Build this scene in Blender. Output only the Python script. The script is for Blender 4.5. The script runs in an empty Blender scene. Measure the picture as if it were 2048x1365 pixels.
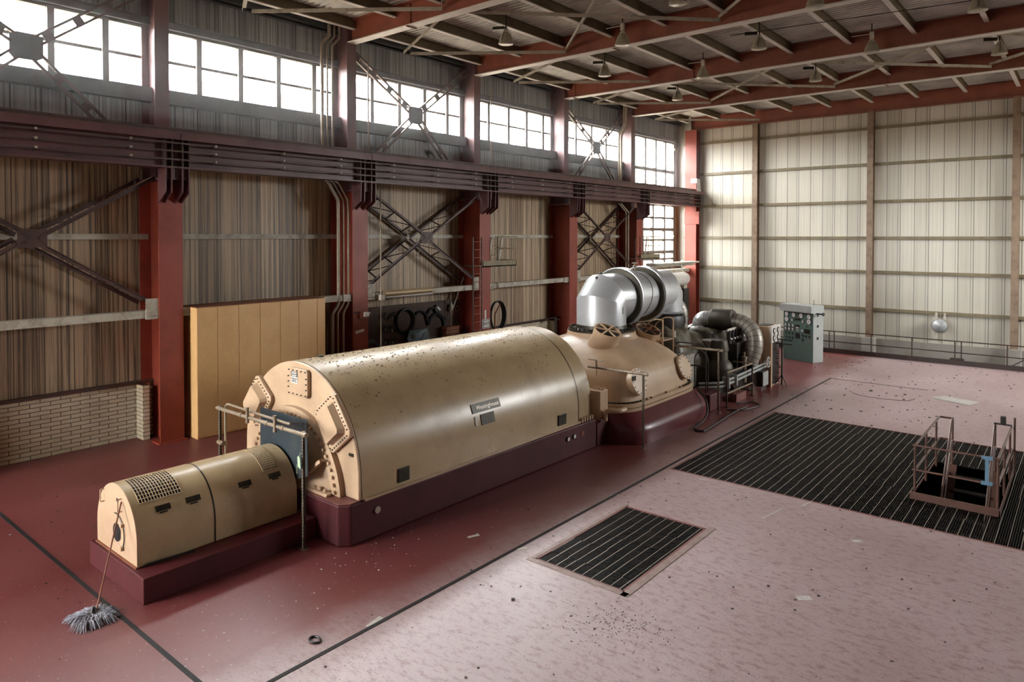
import bpy, math, random
from mathutils import Vector, Matrix
random.seed(7)
PI = math.pi
scene = bpy.context.scene
COL = scene.collection
R = math.radians

# ------------------------------------------------------------------ camera, sky, light, exposure
cd = bpy.data.cameras.new('camera'); cam = bpy.data.objects.new('camera', cd); COL.objects.link(cam)
cam.location = (0, 0, 5.2); cam.rotation_euler = (R(90 - 1.14), 0, R(39.75))
cd.sensor_width = 36.0; cd.lens = 36.0 * 1396 / 2048; cd.shift_y = -0.0888; cd.clip_end = 300
scene.camera = cam
world = bpy.data.worlds.new('sky'); scene.world = world; world.use_nodes = True
wt = world.node_tree; bg = wt.nodes['Background']; bg.inputs[1].default_value = 54.0
tc = wt.nodes.new('ShaderNodeTexCoord'); sx_ = wt.nodes.new('ShaderNodeSeparateXYZ'); cr = wt.nodes.new('ShaderNodeValToRGB')
wt.links.new(tc.outputs['Generated'], sx_.inputs[0]); wt.links.new(sx_.outputs[2], cr.inputs[0]); wt.links.new(cr.outputs[0], bg.inputs[0])
cr.color_ramp.elements[0].position = 0.0; cr.color_ramp.elements[0].color = (.16, .13, .10, 1)      # dull ground outside
cr.color_ramp.elements[1].position = 0.03; cr.color_ramp.elements[1].color = (1.0, .97, .93, 1)    # bright overcast sky
def portal(name, loc, rot, sx, sy):
    l = bpy.data.lights.new(name, 'AREA'); l.shape = 'RECTANGLE'; l.size = sx; l.size_y = sy
    l.cycles.is_portal = True
    o = bpy.data.objects.new(name, l); COL.objects.link(o); o.location = loc; o.rotation_euler = rot; return o
def daylight(name, loc, rot, sx, sy, power, color=(1, 1, 1), spread=180):
    l = bpy.data.lights.new(name, 'AREA'); l.shape = 'RECTANGLE'; l.size = sx; l.size_y = sy
    l.energy = power; l.color = color; l.spread = R(spread)
    o = bpy.data.objects.new(name, l); COL.objects.link(o); o.location = loc; o.rotation_euler = rot; return o
# portals lie just outside the window openings of the hall and face in; the last two serve added openings
portal('portal_window_wall', (-19.3, 15, 9.85), (0, R(-90), 0), 1.7, 46)
portal('portal_lower_window', (-19.3, 35.9, 5.2), (0, R(-90), 0), 3.6, 3.9)
portal('portal_corner_window', (-19.3, 35.1, 8.5), (0, R(-90), 0), 1.1, 5.4)
portal('portal_opposite_wall', (9.2, 32.5, 7.8), (0, R(90), 0), 3.6, 9.0)
portal('portal_rear_wall', (-15.5, -9.2, 6.0), (R(-90), 0, 0), 6, 6)
scene.view_settings.view_transform = 'Standard'; scene.view_settings.look = 'None'
scene.view_settings.exposure = 0.22; scene.view_settings.gamma = 1.0; scene.view_settings.use_curve_mapping = False
try:
    scene.cycles.max_bounces = 10; scene.cycles.diffuse_bounces = 6; scene.cycles.glossy_bounces = 4
    scene.cycles.transparent_max_bounces = 12
    scene.cycles.sample_clamp_indirect = 6.0
    scene.cycles.use_denoising = True
    scene.cycles.caustics_reflective = False; scene.cycles.caustics_refractive = False
except Exception: pass

# ------------------------------------------------------------------ mesh helpers
def view_uv(p):                                            # where a world point falls in the photo (only used to leave out repeats nobody can see)
    t = R(1.14); yw = R(39.75)
    fw = Vector((-math.sin(yw) * math.cos(t), math.cos(yw) * math.cos(t), -math.sin(t)))
    rt = Vector((math.cos(yw), math.sin(yw), 0)); up = rt.cross(fw)
    d = Vector(p) - Vector((0, 0, 5.2)); w = d.dot(fw)
    if w < 0.5: return None
    return 1024 + 1396 * d.dot(rt) / w, 500.6 - 1396 * d.dot(up) / w
def in_view(pts, m=120):
    for p in pts:
        q = view_uv(p)
        if q and -m < q[0] < 2048 + m and -m < q[1] < 1365 + m: return True
    return False

class MB:
    """collects shapes in world coordinates; build() links them as one mesh object"""
    def __init__(s): s.v = []; s.f = []
    def add(s, vs, fs):
        b = len(s.v); s.v += [tuple(x) for x in vs]; s.f += [tuple(i + b for i in f) for f in fs]; return s
    def box(s, x0, x1, y0, y1, z0, z1):
        if x0 > x1: x0, x1 = x1, x0
        if y0 > y1: y0, y1 = y1, y0
        if z0 > z1: z0, z1 = z1, z0
        return s.add([(x0,y0,z0),(x1,y0,z0),(x1,y1,z0),(x0,y1,z0),(x0,y0,z1),(x1,y0,z1),(x1,y1,z1),(x0,y1,z1)],
              [(0,3,2,1),(4,5,6,7),(0,1,5,4),(1,2,6,5),(2,3,7,6),(3,0,4,7)])
    def bar(s, p, q, w, h, up=(0, 0, 1), oi=0, oj=0):
        """rectangular bar from p to q; w across, h along up"""
        p = Vector(p); q = Vector(q); d = (q - p).normalized(); up = Vector(up)
        a = d.cross(up)
        if a.length < 1e-4: a = d.cross(Vector((1, 0, 0)))
        a.normalize(); b = a.cross(d).normalized()
        c = a * oi + b * oj
        vs = [e + c + a * (i * w / 2) + b * (j * h / 2) for e in (p, q) for i, j in ((-1,-1),(1,-1),(1,1),(-1,1))]
        return s.add(vs, [(3,2,1,0),(4,5,6,7),(0,1,5,4),(1,2,6,5),(2,3,7,6),(3,0,4,7)])
    def prism(s, pts, vec):
        """polygon of 3D points pushed along vec"""
        n = len(pts); vec = Vector(vec); P = [Vector(p) for p in pts]
        return s.add(P + [p + vec for p in P], [tuple(range(n))[::-1], tuple(range(n, 2*n))] + [(i, (i+1) % n, n + (i+1) % n, n + i) for i in range(n)])
    def tube(s, pts, r, n=12, caps=True, closed=False):
        P = [Vector(p) for p in pts]; m = len(P); rr = r if isinstance(r, (list, tuple)) else [r] * m
        T = []
        for i in range(m):
            if closed: t = P[(i+1) % m] - P[i-1]
            else: t = (P[min(i+1, m-1)] - P[max(i-1, 0)])
            T.append(t.normalized())
        u = T[0].orthogonal().normalized(); vs = []
        for i in range(m):
            u = (u - T[i] * u.dot(T[i])); u = u.normalized() if u.length > 1e-6 else T[i].orthogonal().normalized()
            w = T[i].cross(u)
            for k in range(n):
                a = 2 * PI * k / n; vs.append(P[i] + (u * math.cos(a) + w * math.sin(a)) * rr[i])
        fs = []
        for i in range(m if closed else m - 1):
            j = (i + 1) % m
            for k in range(n): fs.append((i*n+k, i*n+(k+1) % n, j*n+(k+1) % n, j*n+k))
        if caps and not closed: fs += [tuple(range(n))[::-1], tuple(range((m-1)*n, m*n))]
        return s.add(vs, fs)
    def cyl(s, p, q, r, n=20, r2=None): return s.tube([p, q], [r, r if r2 is None else r2], n)
    def lathe(s, c, axis, prof, n=32, a0=0, a1=2*PI):
        """prof: (radius, height along axis); revolved about axis through c"""
        c = Vector(c); ax = Vector(axis).normalized(); u = ax.orthogonal().normalized(); w = ax.cross(u)
        full = abs(a1 - a0 - 2*PI) < 1e-6; m = n if full else n + 1; vs = []
        for r, h in prof:
            for k in range(m):
                a = a0 + (a1 - a0) * k / n; vs.append(c + ax * h + (u * math.cos(a) + w * math.sin(a)) * r)
        fs = []
        for i in range(len(prof) - 1):
            for k in range(n):
                k2 = (k + 1) % m; fs.append((i*m+k, i*m+k2, (i+1)*m+k2, (i+1)*m+k))
        if full:
            if prof[0][0] > 1e-5: fs.append(tuple(range(m))[::-1])
            if prof[-1][0] > 1e-5: fs.append(tuple(range((len(prof)-1)*m, len(prof)*m)))
        return s.add(vs, fs)
    def hexbolt(s, c, axis, r, h): return s.cyl(Vector(c), Vector(c) + Vector(axis).normalized() * h, r, 6)
    def grid(s, P):
        """rows of points -> quads"""
        n = len(P[0]); vs = [p for row in P for p in row]
        return s.add(vs, [(i*n+j, i*n+j+1, (i+1)*n+j+1, (i+1)*n+j) for i in range(len(P)-1) for j in range(n-1)])
    def build(s, name, mat, parent=None, smooth=True, bevel=0, angle=32, seg=2):
        off = Vector((0, 0, 0))
        if parent is not None:
            p = parent
            while p is not None: off += p.location; p = p.parent
        me = bpy.data.meshes.new(name); me.from_pydata([tuple(Vector(v) - off) for v in s.v], [], s.f); me.validate(); me.update()
        o = bpy.data.objects.new(name, me); COL.objects.link(o)
        if parent is not None: o.parent = parent
        me.materials.append(mat)
        if smooth:
            me.shade_smooth()
            try: me.set_sharp_from_angle(angle=R(angle))
            except Exception: pass
        if bevel:
            b = o.modifiers.new('edge', 'BEVEL'); b.width = bevel; b.segments = seg; b.limit_method = 'ANGLE'; b.angle_limit = R(40)
            if hasattr(b, 'harden_normals'): b.harden_normals = False
        return o

def tag(o, label=None, cat=None, group=None, kind=None):
    if label: o['label'] = label
    if cat: o['category'] = cat
    if group: o['group'] = group
    if kind: o['kind'] = kind
    return o
def thing(name, loc, label, cat, group=None):
    o = bpy.data.objects.new(name, None); o.empty_display_size = .2; o.location = loc; COL.objects.link(o)
    return tag(o, label, cat, group)
def dup(root, loc, label=None, group=None):
    r = root.copy(); COL.objects.link(r); r.location = loc
    if label: r['label'] = label
    if group: r['group'] = group
    def kids(src, dst):
        for ch in list(src.children):
            if ch is dst: continue
            c = ch.copy(); COL.objects.link(c); c.parent = dst; kids(ch, c)
    kids(root, r); return r
def struct(name, mb, mat, parent=None, **k):
    o = mb.build(name, mat, parent, **k)
    if parent is None: o['kind'] = 'structure'
    return o
def bolts(name, mat, parent, pts, axis, r, h, n=6):
    """one small bolt head per point, all sharing one mesh"""
    off = Vector((0, 0, 0)); p = parent
    while p is not None: off += p.location; p = p.parent
    first = None
    for q in pts:
        if first is None:
            first = MB().cyl((0, 0, 0), Vector(axis).normalized()*h, r, n).build(name, mat); first.parent = parent; first.location = Vector(q) - off
        else:
            c = first.copy(); COL.objects.link(c); c.location = Vector(q) - off
def arc(c, r, a0, a1, n, plane='xz'):
    out = []
    for i in range(n + 1):
        a = R(a0 + (a1 - a0) * i / n); x, y = r * math.cos(a), r * math.sin(a)
        out.append({'xz': (c[0]+x, c[1], c[2]+y), 'yz': (c[0], c[1]+x, c[2]+y), 'xy': (c[0]+x, c[1]+y, c[2])}[plane])
    return out
def bend(pts, r, n=6):
    """round the corners of a polyline"""
    P = [Vector(p) for p in pts]; out = [P[0]]
    for i in range(1, len(P) - 1):
        a = (P[i-1] - P[i]); b = (P[i+1] - P[i]); rr = min(r, a.length * .49, b.length * .49)
        s, e = P[i] + a.normalized() * rr, P[i] + b.normalized() * rr
        for k in range(n + 1):
            t = k / n; out.append(s * (1-t)**2 + P[i] * 2*t*(1-t) + e * t*t)
    out.append(P[-1]); return out
def text(name, body, mat, parent, loc, rot, size, extrude=.002, align='CENTER'):
    cu = bpy.data.curves.new(name, 'FONT'); cu.body = body; cu.size = size; cu.extrude = extrude; cu.align_x = align; cu.align_y = 'CENTER'
    o = bpy.data.objects.new(name, cu); COL.objects.link(o); off = Vector((0, 0, 0)); p = parent
    while p is not None: off += p.location; p = p.parent
    cu.materials.append(mat); o.location = Vector(loc) - off; o.rotation_euler = rot
    dg = bpy.context.evaluated_depsgraph_get(); me = bpy.data.meshes.new_from_object(o.evaluated_get(dg)); bpy.data.objects.remove(o)
    n = bpy.data.objects.new(name, me); COL.objects.link(n); n.parent = parent; n.location = Vector(loc) - off; n.rotation_euler = rot
    if not me.materials: me.materials.append(mat)
    return n

# ------------------------------------------------------------------ materials
def lin(c): return tuple(.70 * ((v/255)/12.92 if v/255 <= .04045 else ((v/255+.055)/1.055)**2.4) for v in c) + (1,)
class NT:
    def __init__(s, name):
        s.m = bpy.data.materials.new(name); s.m.use_nodes = True; s.t = s.m.node_tree; s.b = s.t.nodes['Principled BSDF']; s.obj = None
    def n(s, typ, **k):
        x = s.t.nodes.new(typ)
        for a, v in k.items(): setattr(x, a, v)
        return x
    def l(s, a, b): s.t.links.new(a, b)
    def co(s):
        if s.obj is None: s.obj = s.n('ShaderNodeNewGeometry').outputs['Position']
        return s.obj
    def mapped(s, sc):
        m = s.n('ShaderNodeMapping'); m.inputs['Scale'].default_value = sc; s.l(s.co(), m.inputs['Vector']); return m.outputs[0]
    def noise(s, sc=(1,1,1), scale=1, detail=4, rough=.55):
        x = s.n('ShaderNodeTexNoise'); x.inputs['Scale'].default_value = scale; x.inputs['Detail'].default_value = detail; x.inputs['Roughness'].default_value = rough
        s.l(s.mapped(sc), x.inputs['Vector']); return x.outputs['Fac']
    def ramp(s, f, a, b, ca=(0,0,0,1), cb=(1,1,1,1)):
        r = s.n('ShaderNodeValToRGB'); r.color_ramp.elements[0].position = a; r.color_ramp.elements[1].position = b
        r.color_ramp.elements[0].color = ca; r.color_ramp.elements[1].color = cb; s.l(f, r.inputs[0]); return r.outputs[0]
    def mix(s, f, a, b, mode='MIX'):
        x = s.n('ShaderNodeMix', data_type='RGBA', blend_type=mode)
        for i, v in ((0, f), (6, a), (7, b)):
            if hasattr(v, 'node'): s.l(v, x.inputs[i])
            else: x.inputs[i].default_value = v
        return x.outputs[2]
    def math(s, op, a, b=0, c=0):
        x = s.n('ShaderNodeMath', operation=op)
        for i, v in enumerate((a, b, c)):
            if hasattr(v, 'node'): s.l(v, x.inputs[i])
            else: x.inputs[i].default_value = v
        return x.outputs[0]
    def axis(s, k):
        x = s.n('ShaderNodeSeparateXYZ'); s.l(s.co(), x.inputs[0]); return x.outputs[k]
    def bump(s, h, strength=.2, dist=.02):
        b = s.n('ShaderNodeBump'); b.inputs['Strength'].default_value = strength; b.inputs['Distance'].default_value = dist
        s.l(h, b.inputs['Height']); s.l(b.outputs[0], s.b.inputs['Normal'])
    def set(s, color=None, rough=None, metal=None, spec=None, coat=None):
        for nm, v in (('Base Color', color), ('Roughness', rough), ('Metallic', metal), ('Specular IOR Level', spec), ('Coat Weight', coat)):
            if v is None: continue
            if hasattr(v, 'node'): s.l(v, s.b.inputs[nm])
            else: s.b.inputs[nm].default_value = v
        return s.m

def paint(name, c, rough=.5, dirt=.25, dirtc=(40, 28, 18), scale=1.2, fine=18, metal=0, streak=False, bump=.05, spec=.5):
    t = NT(name); c = lin(c); d = lin(dirtc)
    n1 = t.noise((1,1,.25) if streak else (1,1,1), scale, 6, .65)
    f = t.math('MULTIPLY', t.ramp(n1, .45, .75), dirt * 2)
    n2 = t.noise((1,1,1), fine, 3, .6)
    base = t.mix(f, c, d)
    f2 = t.math('MULTIPLY', t.ramp(n2, .3, .8), .35 * min(1, dirt * 2 + .2))
    base = t.mix(f2, base, (c[0]*.55, c[1]*.55, c[2]*.55, 1))
    if bump: t.bump(n2, bump, .01)
    t.set(base, t.math('ADD', t.math('MULTIPLY', n1, .25), rough - .12), metal, spec); return t.m
def plain(name, c, rough=.5, metal=0, spec=.5):
    t = NT(name); return t.set(lin(c), rough, metal, spec)

M = {}
# siding: vertical seams, per-panel tint, rust streaks
def siding(name, ax, pitch, base, alt, streakc, amount, rough=.45, extra=None, metal=0.0, phase=0.0):
    t = NT(name); a = t.axis(ax); z = t.axis(2)
    u = t.math('DIVIDE', t.math('ADD', a, phase), pitch); fl = t.math('FLOOR', u); fr = t.math('SUBTRACT', u, fl)
    wn = t.n('ShaderNodeTexWhiteNoise', noise_dimensions='1D'); t.l(fl, wn.inputs['W'])
    col = t.mix(wn.outputs['Value'], lin(base), lin(alt))
    sc = (9, 9, .22)
    n1 = t.noise(sc, 1.0, 6, .7); st = t.ramp(n1, .50, .72)
    n3 = t.noise((.35, .35, .5), 1.0, 3, .6); blotch = t.ramp(n3, .35, .7)
    col = t.mix(t.math('MULTIPLY', t.math('MULTIPLY', st, amount), t.math('ADD', blotch, .35)), col, lin(streakc))
    n4 = t.noise((15, 15, .12), 1.0, 5, .7)
    col = t.mix(t.math('MULTIPLY', t.ramp(n4, .46, .60), amount * .75), col, lin(extra or streakc))
    dd = t.math('ABSOLUTE', t.math('SUBTRACT', fr, .5))
    seam = t.math('GREATER_THAN', dd, .5 - .012 / pitch)
    fr2 = t.math('ABSOLUTE', t.math('SUBTRACT', fr, .82)); seam2 = t.math('MULTIPLY', t.math('LESS_THAN', fr2, .008 / pitch), t.math('GREATER_THAN', wn.outputs['Value'], .45))
    s2 = t.math('MAXIMUM', seam, seam2)
    col = t.mix(t.math('MULTIPLY', s2, .8), col, lin((28, 24, 20)))
    h = t.math('MULTIPLY', s2, -1.0); t.bump(t.math('ADD', h, t.math('MULTIPLY', n4, .15)), .5, .02)
    return t.set(col, rough, metal, .5)
M['siding_window'] = siding('weathered_siding', 1, .62, (228, 200, 164), (178, 148, 114), (72, 44, 20), 1.0, .5, (50, 34, 20))
M['siding_end'] = siding('pale_siding', 0, .6, (242, 236, 218), (222, 216, 198), (140, 124, 90), .25, .38, (140, 120, 84))
M['siding_high'] = siding('grey_siding', 1, .62, (200, 206, 208), (168, 174, 178), (84, 76, 68), .7, .5, (48, 44, 40))
M['rust_red'] = paint('rust_red_paint', (158, 86, 62), .5, .22, (70, 26, 18), 1.5, 14)
M['maroon_steel'] = paint('maroon_steel_paint', (126, 88, 88), .45, .25, (50, 34, 34), 1.2, 16)
M['column_red'] = paint('column_red_paint', (160, 68, 48), .5, .22, (84, 28, 20), 1.1, 16)
M['brace_steel'] = paint('brace_steel_paint', (112, 92, 84), .5, .3, (50, 36, 28), 2, 20)
M['brace_low'] = paint('brown_brace_paint', (86, 56, 46), .55, .35, (36, 22, 16), 2, 20)
M['pale_paint_and_sheen'] = paint('pale_paint_and_flange_sheen', (250, 244, 234), .5, .12, (150, 120, 96), 2, 20)  # pale paint; on roof flanges it puts the underside sheen into the colour
M['purlin'] = paint('olive_purlin_paint', (120, 104, 76), .6, .3, (50, 38, 22), 1.5, 14)
M['deck'] = paint('roof_deck_metal', (240, 238, 228), .5, .3, (90, 78, 60), .8, 9)
M['girt'] = paint('girt_paint', (150, 136, 104), .5, .3, (80, 60, 34), 2, 22)
M['grey_trim'] = paint('grey_window_sill', (112, 116, 118), .5, .25, (64, 58, 52), 1.4, 20)
M['mullion'] = paint('mullion_paint', (120, 118, 108), .5, .3, (110, 64, 36), 2, 20)
M['channel'] = paint('chipped_white_channel', (206, 198, 180), .55, .35, (104, 84, 58), 3, 26)
M['cream'] = paint('cream_machine_enamel', (234, 200, 164), .32, .18, (120, 86, 52), .9, 30, spec=.6)
M['cream_shell'] = paint('cream_shell_enamel', (226, 200, 156), .30, .22, (120, 92, 56), .8, 40, spec=.6)
M['maroon_skirt'] = paint('maroon_skirt_paint', (112, 40, 46), .35, .25, (48, 14, 18), 1.2, 24)
M['maroon'] = paint('maroon_pedestal_paint', (92, 16, 24), .6, .25, (48, 14, 18), 1.2, 24)
M['maroon_top'] = paint('worn_maroon_top', (150, 96, 88), .5, .3, (80, 40, 40), 2, 30)
M['orange'] = paint('orange_cabinet_paint', (244, 196, 132), .42, .16, (190, 128, 60), .8, 12)
M['black_steel'] = paint('black_steel', (34, 30, 28), .45, .3, (70, 50, 36), 2, 24)
M['dark_pipe'] = paint('dark_handrail_paint', (62, 46, 40), .45, .3, (110, 76, 56), 3, 30)
M['galv'] = paint('galvanised_pipe', (176, 158, 134), .4, .3, (100, 76, 54), 3, 30, metal=.2)
M['steel_pipe'] = paint('unistrut_steel', (160, 146, 126), .4, .3, (90, 70, 50), 4, 40, metal=.2)
M['alu'] = paint('aluminium_lagging', (236, 240, 242), .34, .16, (150, 142, 126), 1.0, 50, metal=.5, bump=.03)
M['alu_dull'] = paint('dull_lagging', (186, 178, 166), .42, .25, (100, 84, 66), 1.2, 30, metal=.35)
M['alu_dark'] = paint('dark_lagging', (92, 86, 72), .5, .35, (40, 34, 24), 2, 20, metal=.4)
M['blanket'] = paint('dark_insulation_blanket', (92, 86, 70), .45, .45, (176, 164, 140), 2.6, 9, bump=1.0)
M['lamp_metal'] = paint('dusty_lamp_reflector', (196, 190, 168), .35, .3, (110, 90, 56), 4, 30, metal=.3)
M['lamp_inside'] = plain('lamp_reflector_inside', (255, 255, 252), .3, .1)
M['lamp_box'] = paint('lamp_ballast_box', (214, 204, 184), .5, .25, (140, 110, 76), 5, 30)
M['teal'] = paint('teal_panel_enamel', (104, 132, 126), .4, .35, (120, 128, 112), 1.6, 24)
M['light_steel'] = paint('pale_grey_enamel', (190, 194, 190), .4, .15, (120, 116, 104), 2, 24)
M['white'] = plain('white_enamel', (236, 232, 224), .45)
M['dial'] = plain('dial_face', (255, 255, 250), .5)
M['black'] = plain('black_rubber', (22, 20, 20), .5)
M['ink'] = plain('printed_ink', (26, 24, 26), .6)
M['sheet'] = paint('galvanised_sheet', (74, 88, 96), .4, .35, (130, 128, 122), 1.6, 24, metal=.5, streak=True)
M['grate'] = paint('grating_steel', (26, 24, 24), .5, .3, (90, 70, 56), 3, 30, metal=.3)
M['grate_edge'] = plain('worn_grating_edge', (200, 188, 176), .4, .5)
M['board'] = paint('brown_tool_board', (88, 66, 52), .7, .3, (40, 28, 20), 1.2, 12)
M['wood'] = paint('weathered_wood', (150, 88, 56), .6, .3, (80, 44, 26), 3, 30)
M['plank'] = paint('pale_board', (206, 200, 192), .6, .15, (120, 112, 104), 3, 30)
M['yarn'] = paint('grey_mop_yarn', (196, 196, 206), .9, .35, (60, 60, 70), 20, 60)
M['joint'] = plain('floor_joint_filler', (20, 14, 14), .7)
M['tape'] = paint('white_tape', (226, 220, 212), .6, .2, (150, 130, 120), 12, 50)
M['grit'] = paint('paint_flakes', (70, 58, 52), .7, .4, (190, 182, 172), 9, 20)
M['concrete'] = paint('concrete', (178, 170, 160), .7, .25, (120, 108, 96), 1, 16)
M['rubber_hose'] = plain('black_hose', (30, 26, 24), .5)
M['green_tag'] = plain('pale_green_tag', (206, 232, 190), .6)
M['glass_dark'] = plain('dark_glass', (30, 40, 36), .15)
M['plate_dark'] = paint('dark_bronze_plate', (52, 46, 34), .4, .3, (96, 84, 56), 8, 40, metal=.4)
M['blue_steel'] = plain('blue_tinted_steel', (120, 160, 186), .4, .3)
# thin glass
t = NT('window_glass'); t.t.nodes.remove(t.b)
tr = t.n('ShaderNodeBsdfTransparent'); gl = t.n('ShaderNodeBsdfGlossy'); gl.inputs['Roughness'].default_value = .08; mx = t.n('ShaderNodeMixShader'); mx.inputs[0].default_value = .06
tr.inputs[0].default_value = (.96, .98, 1, 1)
t.l(tr.outputs[0], mx.inputs[1]); t.l(gl.outputs[0], mx.inputs[2]); t.l(mx.outputs[0], t.t.nodes['Material Output'].inputs[0]); M['glass'] = t.m
# white glazed brick: rows .1 high, .4 long
t = NT('white_glazed_brick'); sp = t.n('ShaderNodeSeparateXYZ'); t.l(t.co(), sp.inputs[0]); cb = t.n('ShaderNodeCombineXYZ')
t.l(t.math('ADD', sp.outputs[0], sp.outputs[1]), cb.inputs[0]); t.l(sp.outputs[2], cb.inputs[1])
br = t.n('ShaderNodeTexBrick'); t.l(cb.outputs[0], br.inputs['Vector']); br.inputs['Scale'].default_value = 1
br.inputs['Brick Width'].default_value = .42; br.inputs['Row Height'].default_value = .1; br.inputs['Mortar Size'].default_value = .008; br.inputs['Mortar Smooth'].default_value = .1
br.inputs['Color1'].default_value = lin((248, 236, 206)); br.inputs['Color2'].default_value = lin((236, 220, 184)); br.inputs['Mortar'].default_value = lin((70, 56, 36))
nn = t.noise((1,1,1), 1.4, 4); t.bump(br.outputs['Fac'], -.4, .01)
t.set(t.mix(t.math('MULTIPLY', t.ramp(nn, .4, .75), .35), br.outputs['Color'], lin((120, 92, 60))), .35); M['brick'] = t.m
# floor: red painted concrete, worn pale and glossy
t = NT('worn_red_floor_paint')
n1 = t.noise((1,1,1), .35, 4, .5); n2 = t.noise((1,1,1), 1.1, 7, .62); n3 = t.noise((.45,1,1), 12, 5, .7); n4 = t.noise((1.0, .35, 1), 5, 6, .75)
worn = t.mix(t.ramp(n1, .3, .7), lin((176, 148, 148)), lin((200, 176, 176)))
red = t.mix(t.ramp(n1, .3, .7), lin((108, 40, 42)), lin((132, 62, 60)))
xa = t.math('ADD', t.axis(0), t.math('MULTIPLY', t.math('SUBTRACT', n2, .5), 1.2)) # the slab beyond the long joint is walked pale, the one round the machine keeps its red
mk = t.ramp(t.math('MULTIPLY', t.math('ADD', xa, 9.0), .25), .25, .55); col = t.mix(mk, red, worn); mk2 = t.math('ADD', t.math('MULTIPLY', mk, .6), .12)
col = t.mix(t.math('MULTIPLY', t.ramp(n2, .3, .9), t.math('MULTIPLY', mk2, .45)), col, lin((206, 184, 182)))
col = t.mix(t.math('MULTIPLY', t.ramp(n3, .5, .64), .55), col, lin((128, 76, 72)))
col = t.mix(t.math('MULTIPLY', t.ramp(n4, .5, .8), .14), col, lin((122, 78, 70)))
sp = t.noise((1,1,1), 34, 3, .6); col = t.mix(t.math('MULTIPLY', t.ramp(sp, .61, .66), .6), col, lin((50, 34, 32)))
sp2 = t.noise((1.3,.8,1), 21, 2, .5); col = t.mix(t.math('MULTIPLY', t.ramp(sp2, .715, .73), .8), col, lin((210, 196, 190)))
ro = t.math('ADD', t.math('MULTIPLY', t.ramp(n2, .15, .9), .12), t.math('ADD', t.math('MULTIPLY', t.ramp(n1, .35, .65), .08), .285))
t.bump(n3, .05, .006)
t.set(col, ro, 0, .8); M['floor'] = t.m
# ------------------------------------------------------------------ the hall
XW = -19.0; YE = 38.2; ZR = 12.05; XR = 9.0; YF = -9.0
COLY = [2.1, 8.0, 13.9, 19.8, 25.7, 31.6]; YL = 37.75
BEAMY = COLY + [37.85]
ORD = ['first', 'second', 'third', 'fourth', 'fifth', 'sixth', 'seventh', 'eighth', 'ninth', 'tenth', 'eleventh', 'twelfth']

# floor with its openings
fl = MB(); T = .3
SG = (-6.82, -5.22, 8.82, 11.65); LG = (-7.18, 4.0, 14.19, 20.75)
XB = -18.9
for a in ((XB, SG[0], YF, LG[2]), (SG[0], XR, YF, SG[2]), (SG[0], XR, SG[3], LG[2]), (SG[1], XR, SG[2], SG[3]),
          (XB, LG[0], LG[2], LG[3]), (LG[1], XR, LG[2], LG[3]), (XB, XR, LG[3], 33.1)):
    fl.box(a[0], a[1], a[2], a[3], -T, 0)
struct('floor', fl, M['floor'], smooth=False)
struct('floor_lower', MB().box(XW, XR, YF, YE, -4.3, -4.0), paint('pit_shade_floor', (40, 36, 34), .8, .2), smooth=False)  # darkness of the pit is put into this floor colour
struct('wall_pit_blocker', MB().box(XW, XR, 21.2, 21.4, -4, -.3), paint('pit_blocker_dark', (44, 40, 38), .8, .2), smooth=False)  # unseen wall added to keep daylight out of the pit

# window wall: siding with a long ribbon window, a taller corner window and a lower window
w = MB(); ZS, ZH = 9.05, 10.65
w.box(XW-.12, XW, YF, 34.0, 7.8, ZS).box(XW-.12, XW, YF, YE, ZH, ZR+.3).box(XW-.12, XW, YL, YE, ZS, ZH)
w.box(XW-.12, XW, YF, 32.4, 7.8, ZS)
w = MB(); w.box(XW-.12, XW, YF, 32.4, 7.3, ZS).box(XW-.12, XW, YF, YE, ZH, ZR+.3).box(XW-.12, XW, YL, YE, 7.0, ZH).box(XW-.12, XW, 32.4, YL, 7.0, 7.95).box(XW-.12, XW, YF, 32.4, 7.0, 7.3)
struct('wall_window_side_upper', w, M['siding_high'], smooth=False)
w = MB(); w.box(XW-.12, XW, YF, 33.95, -4, 7.0).box(XW-.12, XW, YL, YE, -4, 7.0).box(XW-.12, XW, 33.95, YL, -4, 3.45)
struct('wall_window_side', w, M['siding_window'], smooth=False)
w = MB(); w.box(XW, XR, YE, YE+.12, -4, ZR+.3); struct('wall_end', w, M['siding_end'], smooth=False)
# concrete base of the end wall
struct('baseboard_end', MB().box(XW, XR, YE-.12, YE, -4, .12), M['concrete'], smooth=False)
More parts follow.
